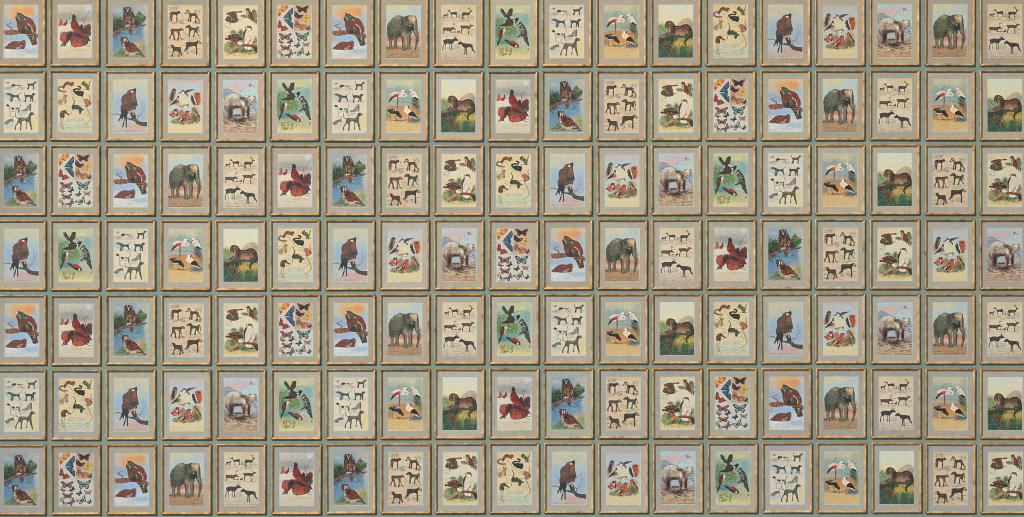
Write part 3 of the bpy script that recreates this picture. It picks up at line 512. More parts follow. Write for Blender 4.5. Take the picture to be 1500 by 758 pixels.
def plate_deer():
    p = Plate(18, [(0, (220, 202, 170)), (200, (224, 203, 176)), (480, (226, 206, 180)), (660, (216, 201, 180)), (758, (208, 182, 156))])
    p.patch(380, 60, 90, 40, (216, 194, 140), .6); p.patch(60, 715, 70, 16, (192, 190, 186), .7); p.patch(20, 300, 20, 120, (206, 170, 140), .5)
    g = (130, 128, 112)
    p.line([(10, 186), (470, 184)], 3, (110, 104, 92), .7); p.line([(10, 412), (470, 414)], 2.5, (130, 122, 106), .6)
    p.etch((20, 190, 470, 245), 70, g, 24, 3, .65, .4); p.etch((20, 370, 470, 440), 60, g, 22, 3, .6, .4); p.etch((20, 600, 470, 715), 80, (140, 142, 130), 30, 3, .6, .25); p.etch((190, 560, 260, 625), 30, (150, 156, 140), 20, 3.5, .65, 1.4); p.etch((230, 135, 300, 180), 26, (116, 122, 108), 18, 4, .7, .6); p.etch((400, 150, 470, 180), 14, (130, 132, 116), 18, 3, .7, .6); p.etch((395, 345, 465, 385), 26, (140, 146, 132), 18, 3, .7, 1.2); p.etch((270, 195, 430, 240), 26, (104, 112, 110), 16, 4, .7, 1.2)
    D = (56, 60, 50); T = [(36, 40, 34), (88, 86, 68)]

    def P(q, c=D, t=T):
        m = p.poly(q, tuple(k + 18 for k in c), t, edge=(40, 40, 34))
        p.dabs(m, 18, 14, 4, [tuple(k + 60 for k in c), tuple(k + 42 for k in c), (36, 36, 32)], .3, .8, .65)
        p.last = m
        return m
    P([(40, 150), (45, 143), (90, 140), (100, 120), (108, 130), (103, 150), (93, 165), (91, 186), (84, 186), (82, 165), (56, 165), (53, 186), (45, 186)], (78, 84, 72))
    P([(92, 96), (120, 82), (128, 73), (133, 95), (145, 112), (215, 105), (229, 118), (223, 140), (230, 182), (220, 182), (212, 147), (160, 142), (156, 182), (147, 182), (145, 142), (128, 112), (118, 101)]); p.line([(112, 90), (105, 74)], 5, D)
    p.patch(150, 160, 10, 26, (140, 124, 104), .5, p.last)
    P([(298, 127), (320, 112), (395, 112), (410, 90), (430, 84), (440, 99), (418, 110), (406, 145), (386, 154), (387, 188), (376, 188), (372, 154), (325, 157), (316, 172), (318, 197), (300, 202), (302, 160)], (56, 66, 50), [(36, 42, 34), (100, 104, 78)])
    for l in ([(412, 88), (396, 70), (382, 42)], [(398, 72), (402, 44)], [(390, 58), (376, 56)], [(416, 86), (412, 60)]):
        p.line(l, 5.5, (84, 74, 62))
    P([(33, 342), (45, 325), (150, 322), (175, 320), (192, 334), (217, 346), (195, 354), (170, 352), (152, 372), (152, 398), (138, 398), (130, 372), (70, 367), (47, 377), (47, 408), (35, 408), (40, 372)], (96, 80, 60), [(60, 52, 42), (130, 104, 80), (70, 60, 50)]); p.patch(160, 335, 14, 14, (56, 48, 44), .7, p.last); p.ell(202, 347, 10, 7, (140, 50, 46))
    for l in ([(185, 322), (170, 290), (184, 262)], [(180, 320), (215, 312), (238, 316)], [(174, 285), (204, 278)], [(182, 268), (196, 270)], [(172, 276), (164, 262)]):
        p.line(l, 5, (96, 92, 88), .9)
    P([(272, 306), (300, 295), (395, 298), (412, 285), (440, 285), (460, 297), (430, 307), (416, 326), (396, 346), (386, 352), (395, 412), (383, 412), (372, 347), (316, 342), (297, 372), (292, 407), (280, 407), (282, 372), (290, 342), (280, 322)], (86, 74, 52), [(48, 46, 36), (120, 104, 76)]); p.line([(415, 286), (402, 272), (390, 256)], 4.5, (80, 72, 60)); p.line([(425, 284), (420, 266)], 4, (80, 72, 60)); p.patch(340, 345, 50, 8, (190, 160, 130), .8, p.last)
    p.poly([(228, 380), (250, 372), (262, 356), (266, 372), (258, 395), (232, 395)], (84, 84, 74)); p.poly([(160, 395), (190, 375), (220, 392)], (110, 112, 104), (), .8)
    m = P([(38, 512), (60, 492), (120, 484), (150, 488), (185, 478), (205, 466), (230, 484), (252, 500), (236, 511), (200, 512), (176, 536), (161, 562), (163, 638), (152, 638), (150, 562), (130, 557), (137, 632), (127, 632), (122, 557), (80, 557), (78, 627), (70, 627), (68, 562), (55, 562), (40, 592), (40, 643), (28, 638), (29, 592), (45, 552)], (54, 58, 54), [(36, 38, 38), (80, 84, 76)]); p.line([(200, 470), (184, 455)], 6, (80, 80, 74)); p.line([(214, 468), (204, 444), (216, 452)], 6, (80, 80, 74)); p.line([(222, 474), (232, 452)], 4, (90, 84, 76)); p.patch(60, 600, 40, 40, (104, 98, 84), .4, m)
    m = P([(235, 553), (265, 520), (290, 525), (320, 540), (355, 545), (430, 555), (446, 575), (452, 620), (472, 650), (475, 688), (462, 662), (440, 642), (420, 602), (367, 607), (368, 694), (356, 694), (350, 612), (342, 694), (330, 694), (332, 612), (310, 592), (290, 562), (255, 562)], (60, 56, 52), [(40, 40, 40), (92, 80, 70)]); p.patch(322, 577, 16, 20, (108, 48, 44), .7, m); p.patch(366, 570, 20, 16, (104, 50, 46), .7, m); p.patch(430, 575, 20, 20, (88, 94, 106), .8, m); p.line([(270, 520), (280, 508)], 6, (70, 66, 60)); p.line([(462, 640), (470, 685)], 6, (100, 84, 74), .7)
    for q in ([(100, 450), (98, 440)],):
        p.line(q, 6, (130, 130, 120))
    p.etch((30, 735, 470, 745), 40, (150, 100, 84), 12, 4, .7, 1.2)
    return p.finish(2., mottle=11, crush=.06)


def plate_forest_birds():
    p = Plate(19, [(0, (206, 200, 166)), (120, (178, 194, 168)), (250, (142, 176, 158)), (450, (136, 168, 148)), (600, (174, 180, 146)), (700, (220, 204, 150)), (758, (222, 206, 160))])
    p.patch(320, 90, 90, 40, (222, 206, 146)); p.patch(410, 190, 60, 50, (138, 176, 196)); p.patch(280, 180, 60, 40, (160, 196, 196)); p.patch(380, 320, 110, 60, (156, 190, 188), .6); p.patch(40, 350, 45, 150, (84, 132, 86)); p.patch(215, 375, 80, 55, (102, 132, 62), .9); p.patch(130, 510, 100, 40, (96, 146, 148), .9); p.patch(250, 440, 60, 40, (130, 168, 160), .7); p.patch(360, 530, 70, 60, (196, 192, 176), .9); p.patch(440, 640, 50, 60, (206, 196, 160), .8); p.patch(470, 400, 20, 200, (196, 198, 170), .6); p.patch(60, 60, 60, 40, (200, 196, 164), .6)
    m = p.mask([(25, 200), (70, 180), (135, 210), (140, 260), (60, 300), (60, 450), (30, 560), (22, 400)]); p.dabs(m, 80, 28, 8, [(84, 140, 84), (58, 118, 66), (150, 172, 108), (110, 160, 110)], 1.2, .7, .75)
    p.dabs((140, 320, 300, 430), 80, 26, 7, [(100, 134, 60), (136, 164, 84), (80, 120, 66), (164, 170, 92)], -.6, 1, .7); p.dabs((40, 470, 200, 560), 30, 40, 8, [(84, 136, 140), (110, 164, 160), (70, 120, 110)], .2, .4, .6); p.dabs((260, 110, 430, 200), 40, 20, 5, [(130, 150, 120), (170, 184, 140), (120, 170, 180), (200, 190, 120)], .2, .8, .6)
    p.dabs((180, 630, 470, 690), 40, 24, 4, [(170, 170, 100), (150, 160, 110), (226, 206, 130)], -.4, .8, .7); p.dabs((300, 430, 460, 580), 34, 22, 7, [(206, 204, 192), (176, 182, 166), (160, 150, 140)], .6, 1, .6); p.ell(462, 622, 14, 22, (160, 104, 100), .7)
    p.line([(75, 190), (150, 186)], 6, (110, 84, 66), .8); p.ell(48, 190, 22, 14, (206, 126, 84), .9, -.3); p.line([(240, 150), (330, 130), (380, 128)], 4, (110, 100, 84), .7)
    p.poly([(163, 142), (195, 72), (215, 54), (246, 60), (242, 110), (236, 152), (215, 162), (195, 192), (168, 165)], (106, 56, 46), [(80, 46, 42), (134, 80, 66)]); p.ell(230, 64, 18, 11, (84, 62, 54)); p.line([(190, 66), (210, 62)], 4, (60, 56, 52)); p.line([(240, 150), (258, 156)], 5, (90, 66, 58))
    m = p.poly([(73, 72), (90, 50), (112, 64), (150, 120), (198, 182), (180, 212), (150, 192), (100, 132), (84, 100)], (66, 76, 70), [(44, 52, 50), (110, 112, 96)]); p.line([(90, 65), (150, 150)], 9, (46, 62, 62), .8); p.dabs(m, 9, 8, 5, [(190, 190, 166)], .9, .4, .7)
    p.poly([(148, 197), (200, 180), (240, 206), (290, 195), (310, 180), (332, 196), (322, 220), (290, 262), (260, 282), (220, 292), (150, 302), (60, 300), (120, 270), (150, 240)], (78, 70, 56), [(56, 52, 44), (104, 96, 76)]); p.poly([(58, 299), (130, 264), (210, 260), (232, 290), (170, 304)], (102, 54, 40), [(72, 44, 38)])
    p.line([(256, 224), (278, 236), (264, 274)], 15, (212, 200, 168)); p.line([(152, 180), (164, 208)], 12, (216, 202, 174)); p.line([(300, 215), (280, 250)], 8, (60, 58, 54), .8); p.ell(306, 195, 22, 15, (66, 62, 56)); p.line([(325, 192), (338, 196)], 5, (160, 84, 70)); p.ell(235, 300, 26, 8, (170, 110, 104)); p.line([(200, 300), (290, 318)], 7, (120, 84, 70), .7)
    p.poly([(48, 422), (60, 370), (100, 335), (140, 328), (152, 345), (132, 380), (112, 430), (80, 478), (62, 482)], (122, 54, 42), [(90, 44, 38), (150, 84, 66)]); p.poly([(112, 346), (146, 334), (142, 372), (104, 442), (118, 390)], (214, 204, 186)); p.poly([(62, 465), (82, 474), (50, 560), (30, 580), (34, 540)], (78, 50, 44), [(52, 42, 40)]); p.line([(108, 463), (160, 460), (186, 428)], 9, (196, 140, 96), .9); p.line([(138, 330), (160, 326)], 5, (80, 70, 60))
    m = p.poly([(307, 292), (340, 250), (370, 240), (386, 270), (420, 310), (442, 380), (452, 450), (462, 500), (472, 572), (455, 572), (430, 522), (400, 492), (400, 452), (365, 432), (345, 392), (333, 330)], (80, 80, 78), [(120, 120, 112), (52, 54, 56)]); p.dabs(p.mask([(340, 330), (390, 310), (420, 380), (380, 400), (350, 390)]), 14, 22, 6, [(206, 204, 192)], .3, .5, .85); p.line([(325, 300), (355, 272)], 14, (224, 184, 168)); p.line([(308, 292), (325, 288)], 7, (60, 56, 54)); p.line([(340, 250), (365, 244)], 10, (56, 60, 64)); p.line([(400, 490), (470, 570)], 9, (54, 56, 58), .8); p.patch(395, 300, 20, 20, (120, 70, 66), .7, m)
    p.poly([(296, 452), (350, 420), (372, 396), (394, 470), (370, 440), (330, 457)], (108, 84, 68), [(76, 62, 52)])
    p.poly([(122, 490), (160, 490), (200, 510), (260, 504), (310, 540), (332, 570), (337, 602), (290, 602), (240, 582), (200, 552), (160, 522)], (48, 56, 60), [(34, 38, 44), (84, 96, 96)]); p.poly([(198, 510), (260, 506), (312, 545), (270, 556), (220, 550)], (200, 54, 44), [(224, 100, 70), (160, 46, 40)]); p.ell(296, 582, 14, 16, (226, 196, 124)); p.line([(330, 596), (346, 612)], 8, (214, 170, 90)); p.line([(250, 590), (255, 612)], 6, (200, 110, 90)); p.line([(215, 540), (250, 560)], 6, (44, 46, 50), .8)
    p.dabs((60, 600, 230, 710), 70, 24, 7, [(80, 126, 66), (116, 150, 84), (60, 104, 60), (150, 166, 96)], -.8, 1.1, .75)
    for (x, y) in ((76, 624), (116, 612), (98, 674), (160, 686)):
        p.ell(x, y, 20, 16, (214, 156, 88)); p.ell(x, y, 8, 7, (150, 84, 50)); p.dabs((x - 15, y - 12, x + 15, y + 12), 8, 12, 4, [(230, 186, 120), (190, 120, 66)], 0, 1.5, .7)
    p.line([(120, 715), (150, 680)], 4, (90, 90, 56), .7)
    return p.finish()


def plate_dogs():
    p = Plate(20, [(0, (218, 203, 180)), (300, (224, 210, 192)), (600, (224, 210, 186)), (758, (224, 208, 180))])
    p.patch(440, 600, 60, 110, (226, 204, 146), .8); p.patch(80, 230, 70, 40, (176, 190, 196), .8); p.patch(300, 300, 150, 26, (190, 196, 192), .6); p.patch(440, 130, 50, 26, (190, 198, 200), .7); p.patch(100, 640, 80, 50, (200, 202, 196), .7); p.patch(280, 470, 70, 30, (196, 202, 196), .7); p.patch(60, 140, 60, 22, (196, 186, 168), .7)
    g = (150, 144, 132)
    p.etch((25, 120, 300, 165), 50, g, 26, 3, .6, .3); p.etch((30, 200, 150, 300), 40, (140, 156, 168), 26, 4, .5, .6); p.etch((30, 300, 460, 330), 40, g, 24, 3, .6, .2); p.etch((240, 440, 330, 505), 24, (160, 164, 154), 26, 3, .6, .2); p.etch((20, 620, 150, 690), 24, (160, 168, 166), 26, 3, .55, .6); p.etch((130, 690, 440, 725), 20, (176, 164, 140), 30, 3, .5, .1)
    D = (74, 78, 70); E = (54, 54, 48)

    def P(q, c=D, t=((52, 56, 52), (120, 116, 102))):
        m = p.poly(q, tuple(k + 10 for k in c), t, edge=E)
        p.dabs(m, 18, 14, 4, [tuple(min(k + 66, 210) for k in c), tuple(k + 40 for k in c), (48, 48, 44)], .5, .8, .65)
        p.last = m
        return m
    p.poly([(85, 110), (120, 85), (150, 78), (200, 84), (226, 95), (290, 88), (250, 110), (260, 140), (235, 120), (200, 110), (165, 108), (120, 130), (80, 140)], (206, 194, 174), edge=(110, 102, 90)); p.poly([(118, 90), (150, 80), (175, 88), (168, 106), (135, 112), (122, 124)], (60, 54, 48), [(96, 80, 64)]); p.ell(206, 98, 14, 9, (64, 58, 52)); p.ell(236, 100, 9, 8, (84, 78, 70)); p.ell(70, 62, 14, 12, (120, 116, 108), .8); p.etch((30, 55, 110, 75), 12, (130, 126, 116), 20, 3, .7, .3); p.line([(120, 120), (80, 130), (60, 140)], 5, (130, 120, 104), .8); p.line([(240, 115), (275, 150)], 6, (140, 130, 112), .8)
    P([(337, 77), (355, 70), (420, 68), (436, 44), (456, 44), (468, 56), (446, 66), (431, 96), (427, 152), (414, 152), (412, 107), (365, 107), (357, 152), (340, 150), (328, 148), (345, 112)], (76, 82, 72)); p.line([(342, 76), (330, 55), (338, 32)], 6, (90, 90, 80)); p.line([(440, 46), (436, 66)], 6, (60, 62, 58)); p.patch(380, 90, 30, 12, (104, 96, 80), .6, p.last)
    P([(42, 215), (75, 200), (112, 215), (180, 236), (215, 220), (222, 270), (233, 312), (220, 314), (200, 272), (150, 262), (132, 282), (127, 325), (110, 327), (94, 312), (105, 272), (90, 240), (55, 226)], (84, 94, 98), ((58, 64, 66), (130, 134, 134))); p.line([(214, 224), (245, 205), (252, 184)], 6, (90, 84, 76)); p.patch(170, 245, 30, 14, (90, 74, 60), .7, p.last); p.line([(130, 215), (180, 205), (210, 212)], 6, (196, 186, 168), .6)
    P([(297, 232), (330, 225), (390, 228), (410, 203), (442, 214), (442, 231), (421, 242), (417, 318), (404, 318), (395, 272), (387, 318), (374, 314), (374, 268), (326, 268), (317, 323), (298, 323), (308, 277)], (68, 78, 76), ((46, 52, 52), (104, 108, 100))); p.line([(300, 232), (293, 215), (298, 192)], 6, (70, 72, 66)); p.ell(420, 222, 10, 14, (54, 60, 58)); p.ell(438, 222, 8, 7, (130, 104, 80))
    p.poly([(33, 376), (55, 358), (80, 363), (102, 395), (130, 404), (210, 404), (227, 420), (230, 470), (244, 522), (230, 527), (212, 482), (200, 452), (112, 462), (110, 532), (92, 527), (88, 452), (75, 402), (45, 387)], (208, 198, 184), edge=(100, 92, 82)); p.ell(66, 376, 22, 15, (74, 68, 58), 1, .3); p.ell(38, 376, 9, 6, (190, 170, 150)); p.ell(132, 420, 22, 15, (56, 54, 52), 1, .2); p.ell(188, 418, 16, 9, (74, 70, 66)); p.ell(215, 445, 12, 36, (112, 108, 100), .9); p.line([(108, 462), (160, 460), (195, 448)], 5, (84, 80, 74), .8); p.line([(218, 406), (242, 390), (232, 348)], 6, (110, 102, 90)); p.line([(88, 400), (95, 470)], 8, (150, 140, 126), .6)
    P([(248, 447), (300, 430), (330, 390), (356, 370), (354, 346), (370, 358), (386, 346), (391, 390), (382, 430), (383, 458), (365, 458), (360, 432), (340, 452), (300, 458)], (138, 132, 120), ((96, 92, 84), (176, 168, 152))); p.line([(380, 355), (386, 440)], 6, (74, 72, 68), .7)
    P([(18, 612), (60, 580), (110, 563), (138, 570), (143, 602), (125, 602), (90, 607), (60, 642), (23, 632)], (116, 114, 106), ((80, 82, 78), (160, 154, 142))); p.line([(130, 572), (142, 545), (128, 518)], 6, (84, 84, 78))
    m = P([(207, 562), (240, 543), (330, 547), (350, 520), (370, 478), (400, 470), (433, 490), (428, 507), (396, 517), (386, 542), (387, 602), (404, 714), (390, 716), (365, 642), (345, 602), (326, 642), (324, 699), (311, 694), (318, 602), (270, 592), (257, 642), (248, 719), (231, 716), (235, 642), (215, 622), (182, 662), (173, 714), (158, 709), (165, 662), (195, 612)], (100, 98, 84), ((66, 68, 62), (134, 122, 100), (84, 88, 82))); p.patch(290, 560, 50, 12, (160, 140, 112), .8, m); p.patch(385, 500, 14, 16, (70, 72, 70), .8, m); p.ell(412, 494, 14, 10, (140, 130, 112), .8); p.patch(290, 592, 40, 8, (60, 60, 54), .8, m); p.line([(212, 556), (172, 535), (170, 478)], 12, (104, 102, 92), 1, w2=7)
    return p.finish(2., mottle=10, crush=.06)


def plate_flamingos():
    p = Plate(21, [(0, (208, 198, 170)), (90, (196, 192, 172)), (190, (156, 176, 168)), (320, (158, 174, 168)), (372, (176, 172, 160)), (400, (204, 146, 88)), (520, (214, 160, 98)), (600, (222, 182, 120)), (758, (222, 192, 140))])
    p.patch(320, 80, 60, 40, (214, 204, 160), .7); p.patch(140, 150, 110, 30, (140, 164, 160), .7); p.patch(60, 90, 80, 40, (206, 192, 172), .7); p.patch(440, 130, 50, 110, (176, 180, 150), .7); p.patch(310, 250, 90, 60, (150, 172, 168), .7); p.patch(100, 450, 120, 40, (190, 134, 80), .6); p.patch(400, 440, 80, 40, (200, 142, 88), .7); p.patch(30, 520, 34, 50, (134, 144, 120), .8); p.patch(400, 580, 70, 36, (84, 122, 140), .9); p.patch(190, 580, 110, 10, (96, 122, 132), .85); p.patch(300, 567, 30, 10, (96, 122, 132), .8); p.patch(410, 320, 40, 70, (84, 98, 80), .85); p.patch(450, 420, 30, 80, (110, 124, 104), .7); p.patch(440, 540, 40, 30, (150, 140, 110), .6)
    p.dabs((20, 90, 320, 180), 44, 36, 9, [(132, 162, 152), (168, 184, 170), (150, 170, 150)], .2, .6, .5); p.line([(70, 384), (200, 388), (330, 385)], 7, (104, 124, 144), .8); p.line([(230, 330), (330, 325), (360, 312)], 4, (90, 110, 90), .7); p.patch(170, 345, 160, 14, (190, 176, 150), .7); p.line([(330, 410), (420, 410)], 5, (180, 110, 80), .7); p.dabs((340, 320, 440, 350), 12, 40, 7, [(206, 150, 120), (180, 120, 90), (196, 176, 150)], .1, .2, .8)
    p.dabs((370, 260, 450, 400), 50, 28, 8, [(70, 88, 74), (104, 116, 88), (58, 78, 80), (120, 130, 104)], 1.0, .9, .7); p.dabs((340, 545, 470, 610), 24, 30, 8, [(74, 112, 130), (104, 138, 150), (60, 92, 110)], -.4, .6, .7); p.dabs((20, 600, 470, 745), 60, 50, 10, [(222, 198, 146), (206, 172, 112), (214, 190, 150), (200, 184, 140)], 0, .3, .45)
    m = p.poly([(52, 228), (100, 185), (160, 180), (215, 200), (242, 230), (230, 252), (180, 252), (120, 287), (75, 287), (58, 272), (110, 232)], (232, 210, 196), [(238, 190, 176), (214, 180, 166)]); p.poly([(120, 216), (192, 205), (182, 242), (130, 262), (106, 252)], (212, 74, 74), [(232, 120, 110), (190, 56, 60)]); p.patch(90, 275, 24, 12, (226, 112, 104), .8, m); p.patch(205, 225, 24, 18, (236, 206, 176), .8, m)
    p.poly([(42, 314), (68, 266), (110, 230), (130, 213), (116, 250), (82, 292), (55, 320)], (52, 46, 46), [(90, 60, 60)]); p.line([(50, 325), (42, 355)], 14, (228, 124, 92), 1, w2=6); p.line([(70, 255), (90, 262)], 8, (206, 100, 90), .8)
    p.line([(232, 238), (268, 252), (284, 228), (266, 200), (234, 202), (222, 186), (228, 165), (250, 160)], 20, (234, 218, 204)); p.line([(240, 246), (272, 258), (292, 230)], 4, (200, 150, 136), .7); p.ell(246, 166, 22, 15, (236, 222, 210)); p.ell(266, 178, 11, 11, (206, 90, 80)); p.line([(272, 180), (284, 196), (282, 210)], 12, (60, 52, 52), 1, w2=5); p.line([(162, 258), (164, 412)], 11, (156, 76, 76)); p.line([(172, 258), (172, 360)], 6, (120, 66, 70), .8)
    m = p.poly([(328, 165), (345, 146), (382, 143), (420, 180), (442, 240), (462, 278), (440, 272), (400, 247), (380, 260), (355, 242), (335, 207)], (228, 218, 204), [(206, 190, 176)]); p.line([(370, 150), (410, 165), (435, 195)], 9, (84, 98, 100), .9); p.line([(355, 162), (400, 182), (430, 215)], 5, (120, 130, 128), .8); p.patch(358, 215, 16, 26, (232, 160, 140), .85, m); p.poly([(393, 252), (440, 266), (452, 292), (400, 278)], (48, 52, 52)); p.line([(338, 172), (318, 214)], 10, (84, 52, 48), 1, w2=7); p.ell(340, 176, 9, 8, (50, 50, 50)); p.ell(347, 152, 14, 9, (236, 230, 220))
    m = p.poly([(18, 440), (60, 420), (130, 418), (178, 450), (202, 490), (227, 520), (222, 547), (195, 542), (150, 512), (110, 502), (70, 492), (50, 467)], (46, 46, 46), [(70, 70, 72), (34, 32, 34)]); p.dabs((60, 425, 160, 455), 12, 16, 5, [(216, 212, 204), (170, 170, 166)], .2, .5, .9); p.line([(64, 490), (142, 500)], 8, (220, 212, 200)); p.ell(204, 520, 11, 13, (150, 56, 48)); p.ell(214, 540, 10, 8, (96, 60, 52))
    for l in ([(64, 495), (66, 540), (76, 582)], [(128, 515), (148, 570), (168, 597)], [(212, 548), (217, 600)]):
        p.line(l, 9, (190, 76, 56))
    p.line([(140, 560), (160, 555)], 6, (190, 76, 56), .8)
    m = p.poly([(248, 442), (255, 400), (275, 376), (305, 383), (312, 415), (350, 440), (372, 470), (340, 512), (300, 492), (265, 467)], (236, 222, 204), [(220, 196, 166), (240, 230, 218)]); p.patch(300, 440, 22, 22, (226, 196, 146), .7, m); p.poly([(313, 492), (350, 453), (390, 468), (427, 515), (437, 548), (400, 532), (340, 517)], (46, 44, 44), [(74, 70, 68)]); p.line([(345, 517), (400, 538), (434, 556)], 8, (228, 220, 206)); p.ell(310, 392, 10, 14, (40, 40, 42)); p.ell(288, 388, 15, 12, (238, 230, 220)); p.line([(272, 398), (258, 412)], 9, (196, 80, 70)); p.line([(255, 410), (240, 442)], 8, (206, 120, 104), .9)
    p.line([(317, 515), (318, 602)], 10, (196, 88, 68)); p.line([(360, 525), (348, 578), (305, 618)], 10, (190, 80, 62)); p.line([(325, 600), (300, 612)], 8, (206, 90, 70))
    return p.finish()


def plate_leopard():
    p = Plate(22, [(0, (220, 218, 198)), (130, (224, 218, 194)), (250, (228, 214, 174)), (330, (216, 200, 160)), (420, (150, 160, 130)), (758, (90, 120, 96))])
    p.patch(250, 60, 160, 50, (208, 214, 206), .5)
    p.poly([(262, 292), (310, 240), (390, 198), (462, 214), (480, 250), (480, 330), (262, 315)], (198, 176, 146), [(214, 196, 166), (174, 150, 128)], 1, 2); p.line([(310, 240), (390, 200), (450, 212)], 4, (160, 130, 104), .6); p.patch(450, 280, 36, 26, (140, 154, 146), .8)
    p.patch(45, 345, 70, 56, (134, 152, 96)); p.dabs((12, 290, 130, 400), 50, 24, 9, [(118, 142, 86), (156, 168, 110), (98, 126, 84)], -.6, 1, .6); p.patch(45, 425, 60, 28, (116, 160, 136), .9)
    p.poly([(8, 475), (100, 452), (200, 425), (330, 440), (480, 425), (482, 758), (8, 758)], (66, 90, 70), (), 1, 3)
    p.patch(260, 540, 72, 60, (212, 184, 84)); p.patch(425, 540, 70, 60, (208, 178, 88)); p.patch(310, 490, 40, 16, (220, 166, 84)); p.patch(280, 650, 34, 70, (158, 158, 84), .9); p.patch(60, 650, 80, 100, (52, 116, 96), .95); p.patch(385, 660, 70, 60, (66, 118, 90), .9); p.patch(170, 480, 110, 30, (56, 84, 74), .9); p.patch(350, 455, 90, 20, (70, 100, 88), .8); p.patch(200, 660, 50, 70, (74, 100, 70), .8); p.patch(440, 620, 40, 40, (178, 164, 88), .7); p.patch(440, 720, 60, 40, (54, 104, 84), .8)
    p.dabs((12, 470, 478, 745), 240, 24, 8, [(52, 92, 74), (78, 104, 72), (120, 124, 72), (38, 78, 68), (84, 106, 82), (176, 150, 78), (60, 78, 56)], -1.1, .8, .5)
    m = p.poly([(22, 512), (90, 520), (190, 560), (217, 590), (172, 694), (140, 642), (80, 562)], (152, 112, 64), [(64, 54, 42), (188, 146, 88), (96, 76, 54)], .9, 1); p.line([(100, 585), (150, 640), (168, 700)], 9, (52, 42, 36), .8); p.line([(25, 500), (90, 505)], 14, (60, 66, 54), .7)
    body = [(98, 290), (113, 248), (160, 234), (208, 254), (236, 294), (268, 306), (330, 300), (370, 282), (420, 293), (460, 328), (482, 380), (482, 425), (440, 422), (400, 417), (335, 458), (250, 452), (195, 440), (125, 470), (50, 486), (20, 470), (60, 436), (105, 412), (136, 380), (138, 347), (112, 340), (94, 322)]
    m = p.poly(body, (124, 90, 68), [(74, 56, 46), (166, 126, 96), (96, 68, 52)], edge=(44, 36, 32))
    p.patch(290, 405, 76, 30, (196, 150, 118), .85, m); p.patch(225, 360, 26, 60, (74, 56, 46), .7, m); p.patch(160, 360, 16, 40, (206, 164, 128), .85, m); p.patch(375, 330, 24, 36, (140, 74, 52), .8, m); p.patch(450, 360, 34, 60, (56, 48, 42), .85, m); p.patch(215, 350, 24, 60, (66, 56, 48), .8, m); p.patch(420, 300, 40, 12, (60, 50, 42), .8, m); p.patch(130, 310, 14, 20, (60, 46, 40), .8, m); p.patch(170, 270, 24, 18, (150, 110, 82), .8, m); p.patch(70, 455, 40, 12, (190, 136, 110), .8, m); p.patch(300, 312, 60, 8, (60, 52, 46), .7, m); p.patch(330, 430, 30, 10, (214, 170, 144), .8, m); p.patch(400, 395, 24, 16, (176, 130, 84), .8, m)
    p.dabs(m, 34, 12, 4, [(206, 160, 122), (180, 124, 88), (150, 92, 64)], .4, .8, .7); p.dabs(m, 95, 9, 4.5, [(44, 36, 32), (36, 32, 30), (60, 44, 38)], 0, 1.5, .85)
    p.line([(220, 302), (265, 316), (335, 303), (375, 285), (425, 297), (465, 335)], 9, (44, 38, 34), .8); p.line([(195, 442), (250, 454), (335, 460), (400, 428)], 5, (44, 50, 42), .7); p.line([(195, 264), (225, 310), (218, 390)], 8, (48, 40, 36), .7)
    p.dabs((20, 470, 240, 560), 44, 26, 7, [(44, 58, 48), (58, 48, 38), (70, 84, 64)], .3, .5, .8); p.dabs((100, 560, 240, 720), 40, 30, 7, [(52, 48, 36), (50, 84, 66), (150, 116, 70)], 1.3, .4, .75); p.dabs((210, 480, 470, 600), 40, 22, 8, [(216, 180, 84), (200, 156, 72), (176, 158, 84)], -1.0, .7, .7); p.dabs((240, 590, 470, 740), 50, 26, 7, [(44, 84, 68), (60, 100, 76), (90, 120, 74)], -1.2, .5, .7)
    p.patch(290, 555, 60, 40, (214, 180, 86), .75); p.patch(420, 545, 66, 36, (206, 172, 84), .75); p.patch(320, 490, 60, 16, (206, 160, 84), .6); p.patch(200, 500, 60, 20, (50, 62, 50), .7); p.patch(60, 520, 50, 24, (70, 58, 44), .7); p.patch(150, 600, 40, 50, (86, 66, 44), .7); p.patch(60, 660, 70, 70, (44, 92, 78), .7)
    p.dabs((30, 500, 220, 690), 50, 26, 6, [(48, 42, 34), (120, 88, 54), (54, 78, 60), (176, 134, 82)], .9, .6, .75); p.dabs((220, 500, 470, 620), 30, 20, 6, [(226, 196, 104), (150, 140, 76), (104, 116, 70)], -1.1, .6, .6)
    p.ell(128, 288, 6, 5, (40, 34, 32)); p.ell(108, 318, 7, 6, (50, 38, 36)); p.patch(150, 300, 16, 26, (176, 132, 98), .7, m); p.line([(165, 240), (190, 258)], 8, (60, 44, 38), .8); p.line([(140, 275), (150, 320), (148, 345)], 5, (56, 42, 36), .8); p.line([(120, 255), (148, 248)], 6, (70, 54, 44), .8); p.line([(112, 300), (130, 330)], 5, (210, 176, 146), .7)
    p.line([(478, 405), (462, 452), (402, 488), (376, 530), (386, 572)], 34, (52, 44, 38), 1, w2=22); p.line([(470, 430), (410, 482), (388, 520)], 6, (104, 88, 66), .7); p.line([(30, 465), (75, 462)], 8, (204, 150, 128), .8)
    return p.finish(crush=.05)


